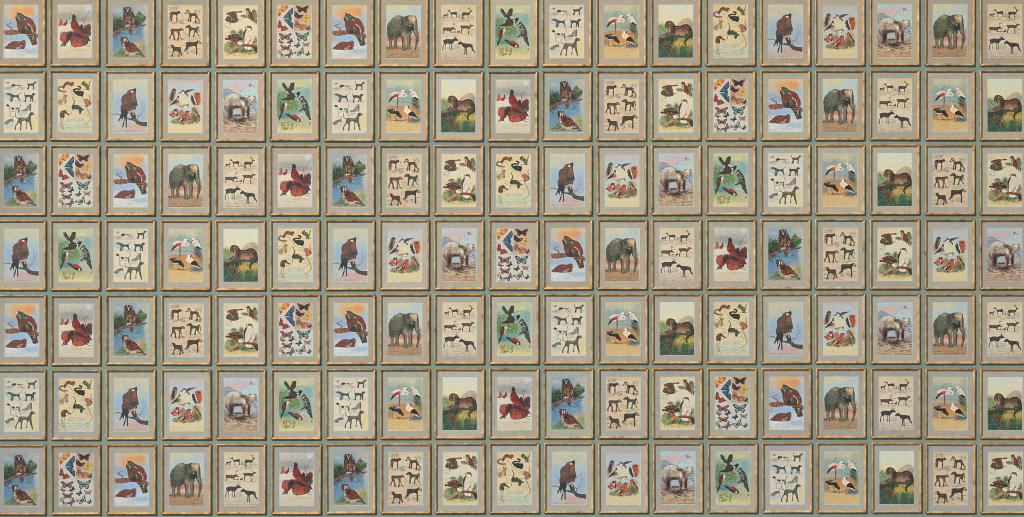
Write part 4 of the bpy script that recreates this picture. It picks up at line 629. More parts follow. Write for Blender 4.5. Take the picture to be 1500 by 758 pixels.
def plate_squirrels():
    p = Plate(23, [(0, (226, 200, 158)), (300, (228, 206, 168)), (560, (222, 204, 168)), (640, (208, 204, 180)), (758, (210, 200, 168))])
    p.patch(260, 650, 160, 60, (204, 210, 188), .7); p.patch(80, 420, 90, 60, (232, 208, 168), .6)
    b = (160, 140, 106)
    for l, w in (([(130, 110), (180, 160), (250, 250), (340, 280), (360, 330)], 7), ([(10, 380), (90, 370), (180, 400), (220, 440), (300, 470)], 5), ([(385, 375), (430, 450), (470, 560), (420, 620), (365, 652)], 10), ([(320, 385), (390, 380)], 6), ([(340, 160), (400, 155), (470, 150)], 6), ([(440, 400), (480, 330)], 4), ([(240, 440), (190, 480), (160, 560)], 3), ([(300, 480), (440, 520)], 4), ([(20, 60), (60, 85)], 3), ([(260, 280), (250, 340), (200, 400)], 3), ([(400, 420), (450, 520), (455, 600)], 5)):
        p.line(l, w, b, .8)
    p.line([(100, 640), (440, 640)], 3, (150, 140, 116), .7); p.line([(20, 634), (100, 640)], 3, (150, 140, 116), .6); p.line([(60, 690), (480, 680)], 2.5, (170, 150, 120), .6)
    p.etch((140, 560, 380, 610), 50, (150, 160, 146), 22, 3, .6, 1.0); p.etch((160, 650, 470, 720), 60, (150, 156, 130), 26, 3, .55, .5); p.etch((15, 640, 120, 745), 40, (140, 126, 100), 22, 3, .6, 1.0); p.etch((280, 290, 350, 320), 12, (170, 160, 130), 20, 3, .6, .7); p.etch((270, 540, 380, 600), 20, (150, 166, 170), 20, 3, .6, 1.2); p.etch((380, 400, 480, 560), 30, (170, 156, 120), 26, 3, .5, 1.2); p.etch((150, 180, 250, 300), 14, (190, 170, 136), 30, 2.5, .5, 1)
    p.line([(80, 118), (32, 122), (14, 158), (56, 182), (124, 184)], 24, (150, 124, 96)); p.line([(25, 150), (60, 178), (118, 182)], 10, (90, 116, 96), .8); p.line([(60, 125), (22, 135)], 10, (170, 110, 80), .8); p.line([(122, 184), (105, 206), (85, 222)], 14, (206, 156, 138)); p.line([(14, 140), (35, 178)], 4, (80, 74, 64), .7)
    p.poly([(72, 124), (100, 66), (150, 44), (188, 66), (206, 110), (172, 100), (132, 92), (112, 122), (85, 144)], (146, 82, 66), [(104, 62, 54), (176, 112, 92)], edge=(74, 52, 46)); p.ell(210, 78, 25, 30, (150, 106, 76), 1, .4); p.ell(202, 70, 12, 20, (96, 84, 64), .8, .4); p.ell(230, 95, 12, 8, (206, 176, 130)); p.ell(222, 70, 4, 4, (40, 36, 32)); p.line([(100, 140), (90, 160)], 6, (120, 80, 64), .8); p.line([(185, 105), (215, 120)], 5, (90, 66, 54), .8)
    p.line([(250, 200), (226, 165), (268, 146), (312, 152), (322, 125), (290, 112)], 25, (40, 52, 42), 1, w2=20); p.poly([(242, 182), (280, 168), (320, 174), (357, 182), (370, 210), (352, 254), (318, 248), (280, 238), (253, 218)], (42, 58, 48), [(30, 40, 36), (74, 92, 76)]); p.line([(345, 240), (355, 265)], 6, (40, 50, 44)); p.line([(350, 186), (356, 176)], 5, (40, 50, 44))
    p.poly([(342, 58), (375, 37), (392, 60), (420, 74), (442, 110), (438, 157), (405, 157), (385, 112), (343, 86)], (104, 120, 74), [(70, 88, 58), (146, 156, 106)], edge=(60, 72, 50)); p.line([(440, 120), (446, 75), (458, 38)], 16, (126, 144, 104)); p.line([(322, 85), (352, 82)], 4, (80, 84, 64)); p.line([(405, 156), (440, 156)], 7, (64, 76, 54)); p.line([(360, 100), (388, 98)], 5, (90, 96, 70))
    p.line([(20, 340), (14, 300), (28, 268), (50, 252)], 7, (196, 116, 88)); p.poly([(18, 352), (24, 310), (70, 284), (98, 240), (126, 234), (146, 242), (132, 262), (116, 300), (133, 347), (100, 352), (80, 332), (60, 367), (30, 362)], (176, 138, 92), [(136, 110, 78), (206, 172, 128)], edge=(88, 70, 52)); p.patch(90, 320, 14, 22, (216, 190, 150), .8, p.last); p.line([(122, 268), (128, 330)], 8, (96, 92, 74), .8)
    p.line([(210, 392), (238, 330), (214, 264)], 18, (86, 96, 78), 1, w2=10); p.poly([(203, 422), (215, 385), (255, 368), (300, 390), (345, 418), (384, 440), (350, 452), (326, 488), (310, 472), (290, 437), (230, 432)], (72, 88, 60), [(46, 62, 46), (108, 116, 84)], edge=(48, 58, 44)); p.patch(262, 440, 30, 10, (206, 196, 156), .8); p.ell(360, 432, 20, 11, (130, 130, 110), .9, .4); p.line([(370, 438), (388, 440)], 6, (110, 80, 70)); p.line([(318, 470), (322, 490)], 7, (60, 72, 54))
    p.line([(466, 305), (450, 270), (454, 222)], 16, (196, 114, 74), 1, w2=9); m = p.poly([(367, 312), (385, 284), (420, 290), (460, 318), (474, 355), (440, 387), (410, 394), (385, 352)], (176, 112, 80), [(140, 88, 66), (206, 150, 116)], edge=(84, 62, 50)); p.patch(455, 340, 16, 30, (110, 88, 70), .7, m); p.ell(398, 318, 14, 12, (206, 110, 66), .8); p.line([(400, 390), (425, 400)], 6, (110, 84, 64))
    m = p.poly([(38, 502), (60, 458), (100, 443), (128, 458), (152, 490), (188, 506), (150, 508), (112, 494), (102, 545), (60, 554), (43, 538)], (130, 88, 58), [(90, 64, 46), (166, 122, 84)], edge=(62, 50, 40)); p.line([(42, 500), (62, 462), (100, 446), (130, 462)], 8, (62, 66, 58), .85); p.patch(75, 525, 26, 20, (104, 66, 50), .7, m); p.line([(108, 435), (140, 420), (158, 436), (150, 456)], 7, (206, 140, 118)); p.line([(120, 530), (175, 505)], 7, (140, 110, 84), .8)
    p.ell(352, 66, 16, 14, (92, 104, 66)); p.ell(346, 62, 3, 3, (30, 34, 28)); p.line([(352, 180), (368, 172)], 6, (40, 50, 44)); p.ell(362, 205, 12, 14, (40, 54, 46)); p.line([(100, 244), (92, 226)], 7, (150, 116, 84)); p.line([(118, 240), (122, 222)], 7, (150, 116, 84)); p.ell(128, 250, 4, 4, (50, 40, 34)); p.dabs(p.mask([(20, 350), (24, 310), (110, 250), (130, 345)]), 24, 14, 3.5, [(110, 86, 62), (216, 186, 140)], 1.2, .6, .7)
    p.line([(256, 372), (300, 380), (344, 420)], 8, (44, 58, 46), .8); p.line([(215, 430), (205, 470), (200, 490)], 6, (66, 78, 60)); p.line([(300, 440), (310, 490)], 6, (60, 72, 54)); p.dabs(p.mask([(205, 420), (255, 370), (340, 420), (320, 470)]), 26, 14, 3.5, [(40, 52, 42), (130, 136, 100)], .5, .6, .7)
    p.line([(378, 290), (366, 280)], 6, (120, 80, 60)); p.ell(385, 312, 4, 4, (50, 36, 30)); p.dabs(p.mask([(370, 310), (420, 292), (468, 350), (410, 385)]), 22, 14, 3.5, [(110, 74, 58), (216, 160, 120)], 1.2, .6, .7); p.dabs(p.mask([(80, 120), (150, 50), (200, 100), (130, 90)]), 20, 14, 3.5, [(96, 54, 48), (186, 126, 104)], -.2, .6, .7)
    for l in ([(50, 550), (46, 640), (74, 705)], [(64, 555), (62, 640), (80, 700)], [(98, 545), (80, 620), (96, 715)]):
        p.line(l, 7, (150, 134, 110), .9)
    return p.finish(2.4, mottle=10)


def plate_eagle():
    p = Plate(24, [(0, (212, 202, 172)), (100, (206, 200, 178)), (230, (184, 196, 202)), (430, (168, 189, 204)), (600, (184, 190, 196)), (680, (198, 186, 184)), (758, (198, 178, 174))])
    p.patch(60, 130, 70, 90, (210, 200, 168), .8); p.patch(440, 130, 60, 60, (206, 200, 176), .7); p.patch(330, 120, 70, 40, (184, 194, 196), .7); p.patch(90, 330, 60, 100, (156, 184, 214), .8); p.patch(420, 450, 70, 110, (158, 182, 208), .8); p.patch(290, 670, 110, 40, (218, 166, 150), .85); p.patch(60, 640, 60, 60, (196, 200, 204), .8); p.patch(400, 690, 90, 30, (208, 176, 166), .7); p.patch(30, 490, 24, 30, (200, 196, 170), .7)
    p.dabs((20, 560, 250, 740), 44, 60, 4, [(190, 186, 186), (170, 166, 170), (206, 198, 192)], 1.57, .1, .5); p.etch((40, 725, 460, 742), 40, (150, 120, 116), 14, 4, .6, 1.2)
    for l, w in (([(350, 560), (400, 485), (425, 400), (412, 290), (395, 268), (362, 255)], 3.5), ([(345, 580), (352, 530), (338, 510)], 9), ([(360, 530), (400, 500)], 6), ([(410, 440), (470, 345)], 3), ([(400, 480), (440, 440)], 3)):
        p.line(l, w, (128, 140, 148) if w < 5 else (84, 92, 84), .85)
    p.line([(8, 504), (60, 492), (112, 508)], 9, (112, 122, 92), .9, w2=16); p.line([(10, 480), (50, 490)], 3, (130, 140, 120), .7)
    p.poly([(203, 545), (260, 550), (330, 563), (400, 600), (484, 606), (484, 664), (400, 654), (340, 632), (290, 588), (215, 567)], (84, 82, 74), [(54, 54, 50), (120, 118, 106), (66, 70, 64)]); p.line([(340, 632), (410, 655), (484, 664)], 7, (48, 46, 44), .8)
    body = [(235, 152), (255, 128), (310, 130), (329, 155), (326, 240), (346, 330), (352, 382), (331, 387), (326, 432), (262, 442), (217, 492), (202, 560), (203, 668), (185, 672), (182, 560), (152, 668), (134, 672), (164, 560), (150, 532), (132, 602), (124, 552), (90, 594), (83, 582), (108, 522), (120, 482), (113, 402), (128, 350), (123, 290), (143, 240), (193, 202), (213, 172)]
    m = p.poly(body, (104, 82, 70), [(150, 80, 54), (64, 62, 62), (130, 118, 108), (80, 70, 66)])
    p.patch(290, 240, 30, 56, (184, 84, 48), .95, m); p.patch(230, 185, 26, 26, (172, 74, 46), .95, m); p.patch(165, 310, 36, 60, (150, 78, 50), .85, m); p.patch(200, 250, 30, 30, (104, 96, 90), .8, m); p.patch(150, 500, 70, 70, (44, 46, 42), .9, m); p.patch(170, 620, 50, 50, (48, 54, 50), .9, m); p.patch(300, 370, 40, 50, (72, 70, 68), .8, m); p.patch(245, 280, 20, 60, (84, 84, 82), .7, m); p.patch(320, 200, 8, 60, (50, 52, 56), .7, m); p.patch(160, 240, 22, 22, (88, 84, 80), .7, m)
    p.dabs(m, 110, 15, 3.5, [(54, 50, 50), (156, 84, 54), (126, 114, 104), (48, 46, 46), (104, 86, 74)], 1.1, .5, .7); p.line([(150, 300), (190, 310), (230, 290)], 5, (180, 84, 44), .7); p.line([(145, 345), (195, 340), (225, 320)], 5, (176, 80, 44), .7)
    p.poly([(236, 146), (247, 128), (288, 120), (312, 130), (300, 140), (252, 150)], (214, 204, 186), [(190, 176, 154)]); p.poly([(300, 140), (322, 130), (334, 170), (320, 185), (300, 170)], (58, 66, 74), [(40, 42, 46)]); p.ell(272, 180, 18, 12, (224, 216, 204), 1, .4); p.line([(250, 165), (285, 165)], 8, (44, 40, 38)); p.ell(292, 176, 10, 10, (110, 112, 112), .9)
    p.poly([(243, 482), (300, 468), (327, 552), (270, 558), (258, 515)], (66, 72, 56), [(46, 50, 42), (92, 96, 74)]); p.poly([(212, 492), (240, 488), (258, 520), (266, 548), (212, 545)], (176, 190, 206), (), .8)
    p.line([(270, 460), (300, 462)], 14, (206, 120, 60)); p.line([(288, 460), (290, 500)], 16, (222, 146, 74)); p.line([(306, 420), (302, 450)], 14, (216, 112, 100)); p.ell(228, 465, 20, 17, (158, 134, 126)); p.ell(226, 460, 9, 7, (190, 166, 158))
    return p.finish(sat=.86, crush=0)


def plate_finches():
    p = Plate(25, [(0, (198, 178, 170)), (60, (198, 192, 190)), (160, (188, 200, 206)), (280, (208, 208, 190)), (420, (196, 206, 202)), (560, (206, 202, 176)), (640, (224, 206, 166)), (758, (222, 204, 160))])
    p.patch(250, 300, 100, 50, (222, 212, 168), .8); p.patch(330, 420, 80, 60, (184, 206, 212), .8); p.patch(300, 120, 140, 30, (182, 200, 212), .7); p.patch(250, 20, 200, 18, (206, 176, 160), .6); p.patch(60, 480, 50, 80, (190, 206, 204), .7); p.patch(460, 400, 30, 200, (204, 202, 190), .7); p.patch(40, 580, 26, 50, (186, 208, 204), .8); p.patch(440, 250, 40, 90, (206, 186, 160), .6)
    m = p.poly([(70, 570), (150, 545), (150, 470), (200, 430), (235, 470), (300, 520), (340, 480), (400, 500), (460, 560), (425, 602), (300, 630), (85, 622)], (140, 130, 92), (), .6, 4); p.dabs(m, 150, 26, 8, [(112, 112, 66), (84, 88, 58), (160, 140, 98), (110, 80, 58), (136, 130, 80), (76, 70, 52)], -.8, 1, .75); p.patch(190, 470, 40, 40, (180, 130, 110), .6); p.patch(380, 530, 40, 50, (104, 84, 58), .7)
    p.patch(60, 270, 44, 70, (176, 146, 122), .7); p.patch(110, 480, 60, 50, (196, 130, 110), .6); p.patch(385, 460, 60, 60, (170, 136, 100), .6); p.patch(120, 330, 70, 24, (206, 160, 140), .6)
    p.poly([(55, 185), (65, 150), (95, 136), (121, 150), (112, 190), (107, 232), (60, 315), (24, 310), (38, 240)], (120, 96, 76), [(80, 72, 64), (156, 124, 96), (96, 100, 104)], 1, 1); p.ell(92, 156, 22, 16, (96, 76, 66)); p.ell(98, 178, 10, 16, (176, 126, 76)); p.poly([(60, 200), (84, 196), (78, 290), (50, 306), (48, 250)], (78, 74, 76), [(120, 112, 106)]); p.line([(98, 200), (92, 262)], 8, (206, 176, 140), .8); p.patch(30, 320, 26, 40, (214, 160, 124), .7); p.line([(55, 210), (50, 290)], 7, (74, 68, 64), .7); p.line([(105, 145), (118, 158)], 6, (150, 60, 50))
    p.poly([(26, 376), (80, 322), (130, 270), (140, 240), (163, 243), (162, 300), (157, 338), (100, 347), (60, 368)], (56, 54, 62), [(84, 86, 96), (40, 40, 46)]); p.patch(140, 318, 22, 20, (224, 124, 64), .9); p.ell(147, 285, 11, 15, (226, 206, 180)); p.ell(146, 254, 12, 8, (176, 84, 56)); p.line([(36, 372), (30, 410)], 4, (84, 84, 90), .7); p.etch((70, 340, 215, 390), 26, (190, 150, 140), 26, 5, .6, .2)
    p.poly([(192, 165), (215, 150), (236, 165), (262, 190), (294, 235), (287, 248), (250, 216), (215, 208)], (154, 100, 82), [(120, 78, 66)]); p.ell(218, 192, 16, 14, (232, 224, 214)); p.poly([(243, 172), (290, 150), (380, 144), (332, 166), (268, 194)], (128, 96, 84), [(96, 78, 72)]); p.poly([(152, 210), (178, 180), (212, 170), (192, 198)], (176, 130, 108), [(140, 100, 84)]); p.line([(198, 160), (188, 152)], 4, (90, 70, 62)); p.line([(235, 160), (285, 240)], 5, (96, 70, 64), .7)
    p.patch(405, 275, 60, 84, (222, 140, 98), .85); p.poly([(378, 222), (420, 200), (452, 230), (446, 345), (402, 362), (374, 312)], (190, 90, 58), [(214, 122, 82), (150, 66, 48)], .95, 1); p.patch(410, 210, 40, 16, (140, 70, 54), .8); p.ell(430, 225, 12, 8, (120, 60, 50)); p.poly([(322, 252), (340, 218), (370, 218), (377, 280), (387, 364), (370, 364), (334, 312)], (62, 70, 86), [(40, 44, 54), (100, 112, 124)]); p.line([(362, 228), (380, 300), (412, 348)], 11, (226, 220, 212)); p.line([(395, 310), (420, 355)], 8, (84, 72, 70), .8); p.ell(352, 222, 16, 9, (206, 206, 204)); p.line([(400, 355), (420, 345)], 6, (64, 60, 62))
    p.poly([(165, 392), (220, 360), (270, 350), (303, 364), (292, 402), (240, 414), (195, 407)], (190, 168, 134), [(150, 130, 104), (214, 198, 168)]); p.ell(285, 366, 15, 12, (150, 120, 84)); p.line([(170, 390), (240, 366)], 7, (110, 92, 76), .8); p.ell(250, 392, 26, 12, (224, 216, 200)); p.line([(205, 405), (200, 425)], 4, (150, 120, 100))
    p.poly([(28, 497), (60, 470), (100, 425), (140, 418), (153, 470), (142, 512), (110, 538), (60, 532)], (194, 92, 76), [(160, 70, 60), (216, 140, 116)]); p.ell(110, 430, 12, 16, (90, 40, 40)); p.ell(128, 440, 15, 20, (196, 66, 50)); p.ell(120, 470, 12, 16, (226, 212, 196)); p.line([(140, 470), (130, 530)], 12, (64, 58, 58)); p.line([(90, 510), (125, 530)], 10, (206, 200, 190), .9); p.ell(40, 494, 14, 9, (176, 60, 70)); p.line([(60, 545), (90, 525)], 7, (70, 64, 60), .8)
    p.poly([(157, 599), (200, 540), (240, 490), (243, 455), (275, 443), (302, 460), (300, 520), (272, 582), (230, 602), (180, 602)], (196, 72, 52), [(222, 116, 90), (160, 56, 46)]); p.poly([(198, 574), (248, 500), (258, 520), (215, 598)], (64, 62, 70), [(40, 42, 50)]); p.line([(165, 592), (205, 555)], 10, (226, 220, 212)); p.line([(230, 545), (250, 512)], 7, (220, 214, 206)); p.ell(285, 450, 14, 8, (120, 56, 56)); p.line([(298, 448), (304, 452)], 7, (60, 62, 76)); p.patch(278, 520, 12, 40, (224, 130, 110), .8); p.line([(180, 600), (220, 590)], 6, (56, 54, 54), .8)
    p.poly([(343, 422), (365, 396), (390, 408), (420, 460), (460, 532), (437, 538), (390, 492), (353, 462)], (172, 112, 60), [(120, 80, 52), (206, 150, 90)]); p.line([(375, 430), (450, 530)], 13, (74, 60, 52), .9); p.line([(380, 470), (410, 495)], 6, (220, 206, 180), .8); p.line([(362, 430), (405, 505)], 8, (214, 160, 100), .8); p.line([(395, 425), (440, 500)], 5, (210, 180, 130), .8); p.ell(362, 408, 12, 10, (150, 104, 66)); p.ell(356, 406, 3, 3, (30, 26, 24)); p.line([(345, 415), (352, 422)], 5, (80, 70, 60)); p.line([(330, 560), (400, 590)], 8, (84, 64, 48), .7)
    p.dabs((70, 605, 440, 635), 40, 22, 5, [(150, 130, 84), (110, 104, 70), (206, 186, 140)], -.6, .8, .6); p.line([(100, 620), (112, 640)], 4, (140, 90, 70), .7)
    return p.finish()


def plate_bear():
    p = Plate(26, [(0, (186, 200, 206)), (80, (196, 192, 198)), (150, (206, 190, 190)), (300, (186, 192, 196)), (430, (176, 184, 190)), (540, (172, 156, 146)), (600, (200, 182, 152)), (758, (196, 170, 140))])
    p.patch(160, 110, 130, 40, (224, 186, 180)); p.patch(330, 70, 80, 40, (206, 190, 194), .7); p.patch(60, 50, 70, 30, (182, 206, 214), .8); p.patch(450, 60, 40, 40, (196, 206, 206), .7)
    p.poly([(8, 155), (60, 130), (110, 150), (172, 192), (60, 240), (8, 260)], (144, 166, 184), [(176, 190, 198), (120, 140, 160)], .95, 2)
    p.poly([(238, 215), (268, 152), (330, 120), (420, 118), (480, 180), (480, 370), (420, 390), (300, 310)], (186, 208, 206), [(206, 222, 218), (160, 190, 194), (204, 200, 204)], 1, 2); p.line([(240, 205), (275, 148), (340, 118)], 5, (150, 150, 164), .7); p.patch(440, 340, 50, 50, (134, 166, 198), .85); p.patch(430, 440, 60, 40, (176, 178, 184), .8)
    for l in ([(372, 105), (378, 82), (410, 85), (428, 110)], [(365, 70), (400, 75)], [(385, 88), (388, 106)]):
        p.line(l, 8, (160, 84, 84), .85)
    p.patch(200, 465, 60, 40, (182, 192, 200), .9); p.patch(210, 508, 70, 14, (66, 74, 88), .9); p.patch(40, 500, 30, 50, (166, 146, 140), .8); p.patch(230, 585, 60, 24, (84, 70, 64), .9); p.patch(300, 625, 90, 10, (96, 80, 76), .7)
    p.dabs((12, 545, 478, 748), 260, 34, 6, [(212, 180, 112), (172, 108, 92), (222, 208, 192), (150, 142, 142), (206, 150, 124), (200, 196, 196), (190, 160, 120)], 0, .25, .65); p.dabs((120, 560, 330, 620), 30, 34, 6, [(74, 62, 60), (110, 84, 76), (170, 90, 76)], 0, .3, .7); p.dabs((370, 400, 478, 540), 60, 26, 6, [(206, 206, 206), (150, 150, 160), (190, 130, 124), (170, 190, 206)], .2, .6, .7)
    body = [(16, 305), (28, 250), (70, 215), (130, 194), (200, 199), (245, 232), (300, 245), (340, 262), (358, 228), (380, 236), (430, 230), (453, 255), (452, 312), (420, 352), (387, 392), (372, 450), (377, 542), (340, 547), (330, 472), (312, 482), (312, 547), (265, 547), (255, 452), (240, 402), (170, 412), (142, 470), (137, 532), (80, 537), (68, 542), (68, 462), (33, 432), (18, 372)]
    m = p.poly(body, (198, 188, 172), [(150, 130, 114), (220, 212, 198), (170, 104, 84), (176, 164, 150)], edge=(92, 80, 74), scale=(3.5, 5))
    p.patch(140, 235, 90, 34, (226, 216, 200), .85, m); p.patch(205, 330, 50, 60, (190, 172, 150), .7, m); p.patch(60, 330, 34, 80, (206, 194, 176), .7, m); p.patch(120, 330, 26, 60, (150, 128, 110), .7, m)
    p.patch(190, 392, 66, 26, (96, 76, 64), .9, m); p.patch(112, 460, 26, 76, (60, 46, 42), .92, m); p.patch(62, 480, 16, 66, (176, 108, 82), .85, m); p.patch(40, 420, 20, 50, (150, 116, 98), .8, m); p.patch(85, 400, 14, 50, (110, 84, 70), .8, m)
    p.patch(266, 262, 30, 24, (66, 58, 48), .95, m); p.patch(300, 290, 14, 40, (104, 88, 74), .8, m); p.patch(282, 340, 28, 36, (238, 228, 212), .95, m); p.patch(255, 400, 18, 50, (126, 98, 82), .85, m); p.patch(290, 480, 16, 70, (110, 54, 44), .9, m); p.patch(268, 490, 10, 60, (166, 112, 90), .8, m); p.patch(332, 340, 22, 44, (112, 90, 76), .85, m); p.patch(355, 470, 18, 76, (88, 58, 50), .92, m); p.patch(372, 400, 20, 30, (100, 80, 70), .85, m)
    p.patch(400, 268, 38, 30, (228, 216, 198), .9, m); p.patch(372, 300, 14, 24, (170, 140, 118), .7, m); p.patch(405, 322, 20, 16, (206, 176, 156), .8, m); p.patch(440, 300, 12, 30, (150, 124, 106), .7, m)
    p.dabs(m, 110, 20, 3.6, [(104, 84, 74), (206, 196, 182), (164, 96, 78), (130, 112, 100)], 1.3, .6, .6)
    low = m * np.clip((self_y(p) - 350) / 120, 0, 1)
    p.dabs(low, 120, 20, 4, [(66, 48, 44), (120, 70, 58), (90, 74, 66), (150, 92, 76)], 1.4, .4, .75)
    p.dabs(m * (self_y(p) < 340), 60, 16, 3.5, [(240, 232, 220), (130, 116, 106), (206, 192, 174)], 1.2, .7, .7)
    p.patch(112, 470, 24, 70, (56, 40, 36), .85, m); p.patch(190, 396, 60, 22, (84, 62, 52), .8, m); p.patch(292, 490, 14, 66, (104, 46, 38), .85, m); p.patch(355, 476, 16, 70, (78, 48, 42), .85, m); p.patch(64, 490, 12, 60, (150, 84, 64), .8, m); p.patch(330, 330, 18, 40, (96, 76, 66), .75, m); p.patch(40, 400, 16, 50, (130, 100, 86), .7, m)
    p.line([(40, 235), (90, 203), (160, 192), (225, 212), (262, 240)], 5, (70, 58, 52), .8); p.line([(18, 300), (30, 250), (50, 228)], 5, (84, 72, 64), .8); p.line([(340, 262), (352, 300), (345, 340)], 6, (84, 70, 60), .8); p.line([(170, 410), (240, 402)], 6, (52, 42, 40), .8)
    p.ell(372, 240, 10, 10, (110, 90, 80), .8); p.ell(386, 292, 6, 6, (50, 42, 42)); p.ell(428, 282, 6, 6, (50, 42, 42)); p.ell(404, 322, 14, 11, (150, 96, 86), .9); p.line([(370, 330), (390, 352), (420, 344), (442, 320)], 7, (60, 60, 68), .85); p.ell(385, 350, 14, 7, (70, 78, 92), .8); p.line([(410, 300), (404, 322)], 5, (170, 120, 110), .7); p.ell(438, 240, 9, 9, (120, 84, 74), .8); p.line([(455, 250), (462, 300)], 8, (110, 84, 84), .6)
    p.line([(80, 538), (140, 534)], 9, (60, 52, 52), .8); p.line([(262, 548), (318, 548)], 9, (130, 60, 52), .8); p.line([(340, 545), (410, 535)], 9, (130, 66, 60), .8); p.dabs((70, 520, 420, 560), 30, 24, 6, [(84, 66, 62), (176, 90, 74), (206, 196, 186)], 0, .4, .7); p.line([(12, 742), (478, 742)], 6, (180, 100, 84), .6); p.line([(320, 732), (420, 735)], 6, (96, 104, 124), .6); p.dabs((300, 520, 340, 545), 6, 14, 7, [(220, 214, 206)], .6, .5, .8)
    p.dabs((20, 545, 470, 735), 70, 34, 5, [(70, 52, 50), (140, 62, 52), (52, 48, 52), (226, 216, 200)], 0, .2, .75); p.patch(240, 580, 70, 16, (58, 46, 44), .85); p.patch(100, 538, 50, 10, (70, 50, 46), .7); p.patch(330, 546, 60, 9, (84, 50, 46), .7); p.dabs((385, 380, 475, 520), 26, 24, 5, [(84, 92, 108), (150, 84, 80), (214, 212, 210)], .1, .5, .7); p.dabs((10, 420, 70, 540), 20, 24, 5, [(110, 74, 66), (196, 150, 130), (140, 140, 150)], 1.3, .4, .7)
    p.patch(200, 560, 190, 22, (120, 84, 72), .5); p.patch(240, 690, 240, 40, (190, 150, 110), .35); p.dabs((12, 540, 478, 640), 60, 30, 6, [(96, 48, 42), (60, 44, 44), (150, 90, 70)], 0, .2, .75)
    return p.finish(3., 8, 12)


PLATES = dict(A=plate_grouse, B=plate_pheasant, C=plate_owls, D=plate_baboons, E=plate_hawks, F=plate_butterflies, G=plate_elephant, H=plate_deer,
              I=plate_forest_birds, J=plate_dogs, K=plate_flamingos, L=plate_leopard, M=plate_squirrels, N=plate_eagle, O=plate_finches, P=plate_bear)
# ---------------------------------------------------------------- materials
def new_mat(name, rough=.6):
    m = bpy.data.materials.new(name)
    m.use_nodes = True
    nt = m.node_tree
    b = nt.nodes["Principled BSDF"]
    b.inputs["Roughness"].default_value = rough
    return m, nt, b


def nd(nt, typ, **kw):
    n = nt.nodes.new(typ)
    for k, v in kw.items():
        setattr(n, k, v)
    return n


def noise_node(nt, scale, vec, detail=3, w=None, rough=.55):
    n = nd(nt, 'ShaderNodeTexNoise')
    n.noise_dimensions = '4D' if w is not None else '3D'
    n.inputs['Scale'].default_value = scale
    n.inputs['Detail'].default_value = detail
    n.inputs['Roughness'].default_value = rough
    nt.links.new(vec, n.inputs['Vector'])
    if w is not None:
        nt.links.new(w, n.inputs['W'])
    return n


def ramp(nt, fac, stops):
    r = nd(nt, 'ShaderNodeValToRGB')
    e = r.color_ramp.elements
    while len(e) < len(stops):
        e.new(.5)
    for el, (p, c) in zip(e, stops):
        el.position = p
        el.color = (*c, 1) if len(c) == 3 else c
    nt.links.new(fac, r.inputs[0])
    return r


def mixc(nt, a, b, fac, mode='MIX'):
    m = nd(nt, 'ShaderNodeMix', data_type='RGBA', blend_type=mode)
    m.clamp_factor = True
    for s, v in ((m.inputs[0], fac), (m.inputs[6], a), (m.inputs[7], b)):
        if hasattr(v, 'links'):
            nt.links.new(v, s)
        elif isinstance(v, tuple):
            s.default_value = (*v, 1)
        else:
            s.default_value = v
    return m.outputs[2]


def lin(c):
    c = np.asarray(c, float) / 255.
    return np.where(c <= .04045, c / 12.92, ((c + .055) / 1.055) ** 2.4)


def L(*c):
    return tuple(float(v) for v in lin(c))


def rand_w(nt):
    oi = nd(nt, 'ShaderNodeObjectInfo')
    m = nd(nt, 'ShaderNodeMath', operation='MULTIPLY')
    m.inputs[1].default_value = 37.
    nt.links.new(oi.outputs['Random'], m.inputs[0])
    return oi, m.outputs[0]


def make_wall_mat():
    m, nt, b = new_mat("wall_paint", .85)
    co = nd(nt, 'ShaderNodeTexCoord').outputs['Object']
    n1 = noise_node(nt, 1.1, co, 4)
    base = ramp(nt, n1.outputs[0], [(.3, L(116, 137, 131)), (.5, L(129, 146, 138)), (.72, L(144, 155, 143))]).outputs[0]
    n2 = noise_node(nt, 30, co, 4)
    base = mixc(nt, base, ramp(nt, n2.outputs[0], [(.35, L(102, 124, 122)), (.65, L(154, 162, 148))]).outputs[0], .32)
    mp = nd(nt, 'ShaderNodeMapping')
    mp.inputs['Scale'].default_value = (1, 1, .12)
    nt.links.new(co, mp.inputs[0])
    n3 = noise_node(nt, 160, mp.outputs[0], 2)
    base = mixc(nt, base, ramp(nt, n3.outputs[0], [(.4, L(110, 130, 126)), (.6, L(148, 158, 146))]).outputs[0], .28)
    n4 = noise_node(nt, 210, co, 1)
    spot = ramp(nt, n4.outputs[0], [(.76, (0, 0, 0)), (.8, (1, 1, 1))]).outputs[0]
    base = mixc(nt, base, L(178, 182, 160), spot)
    nt.links.new(base, b.inputs['Base Color'])
    bp = nd(nt, 'ShaderNodeBump')
    bp.inputs['Strength'].default_value = .25
    bp.inputs['Distance'].default_value = .002
    nt.links.new(noise_node(nt, 240, co, 3).outputs[0], bp.inputs['Height'])
    nt.links.new(bp.outputs[0], b.inputs['Normal'])
    return m


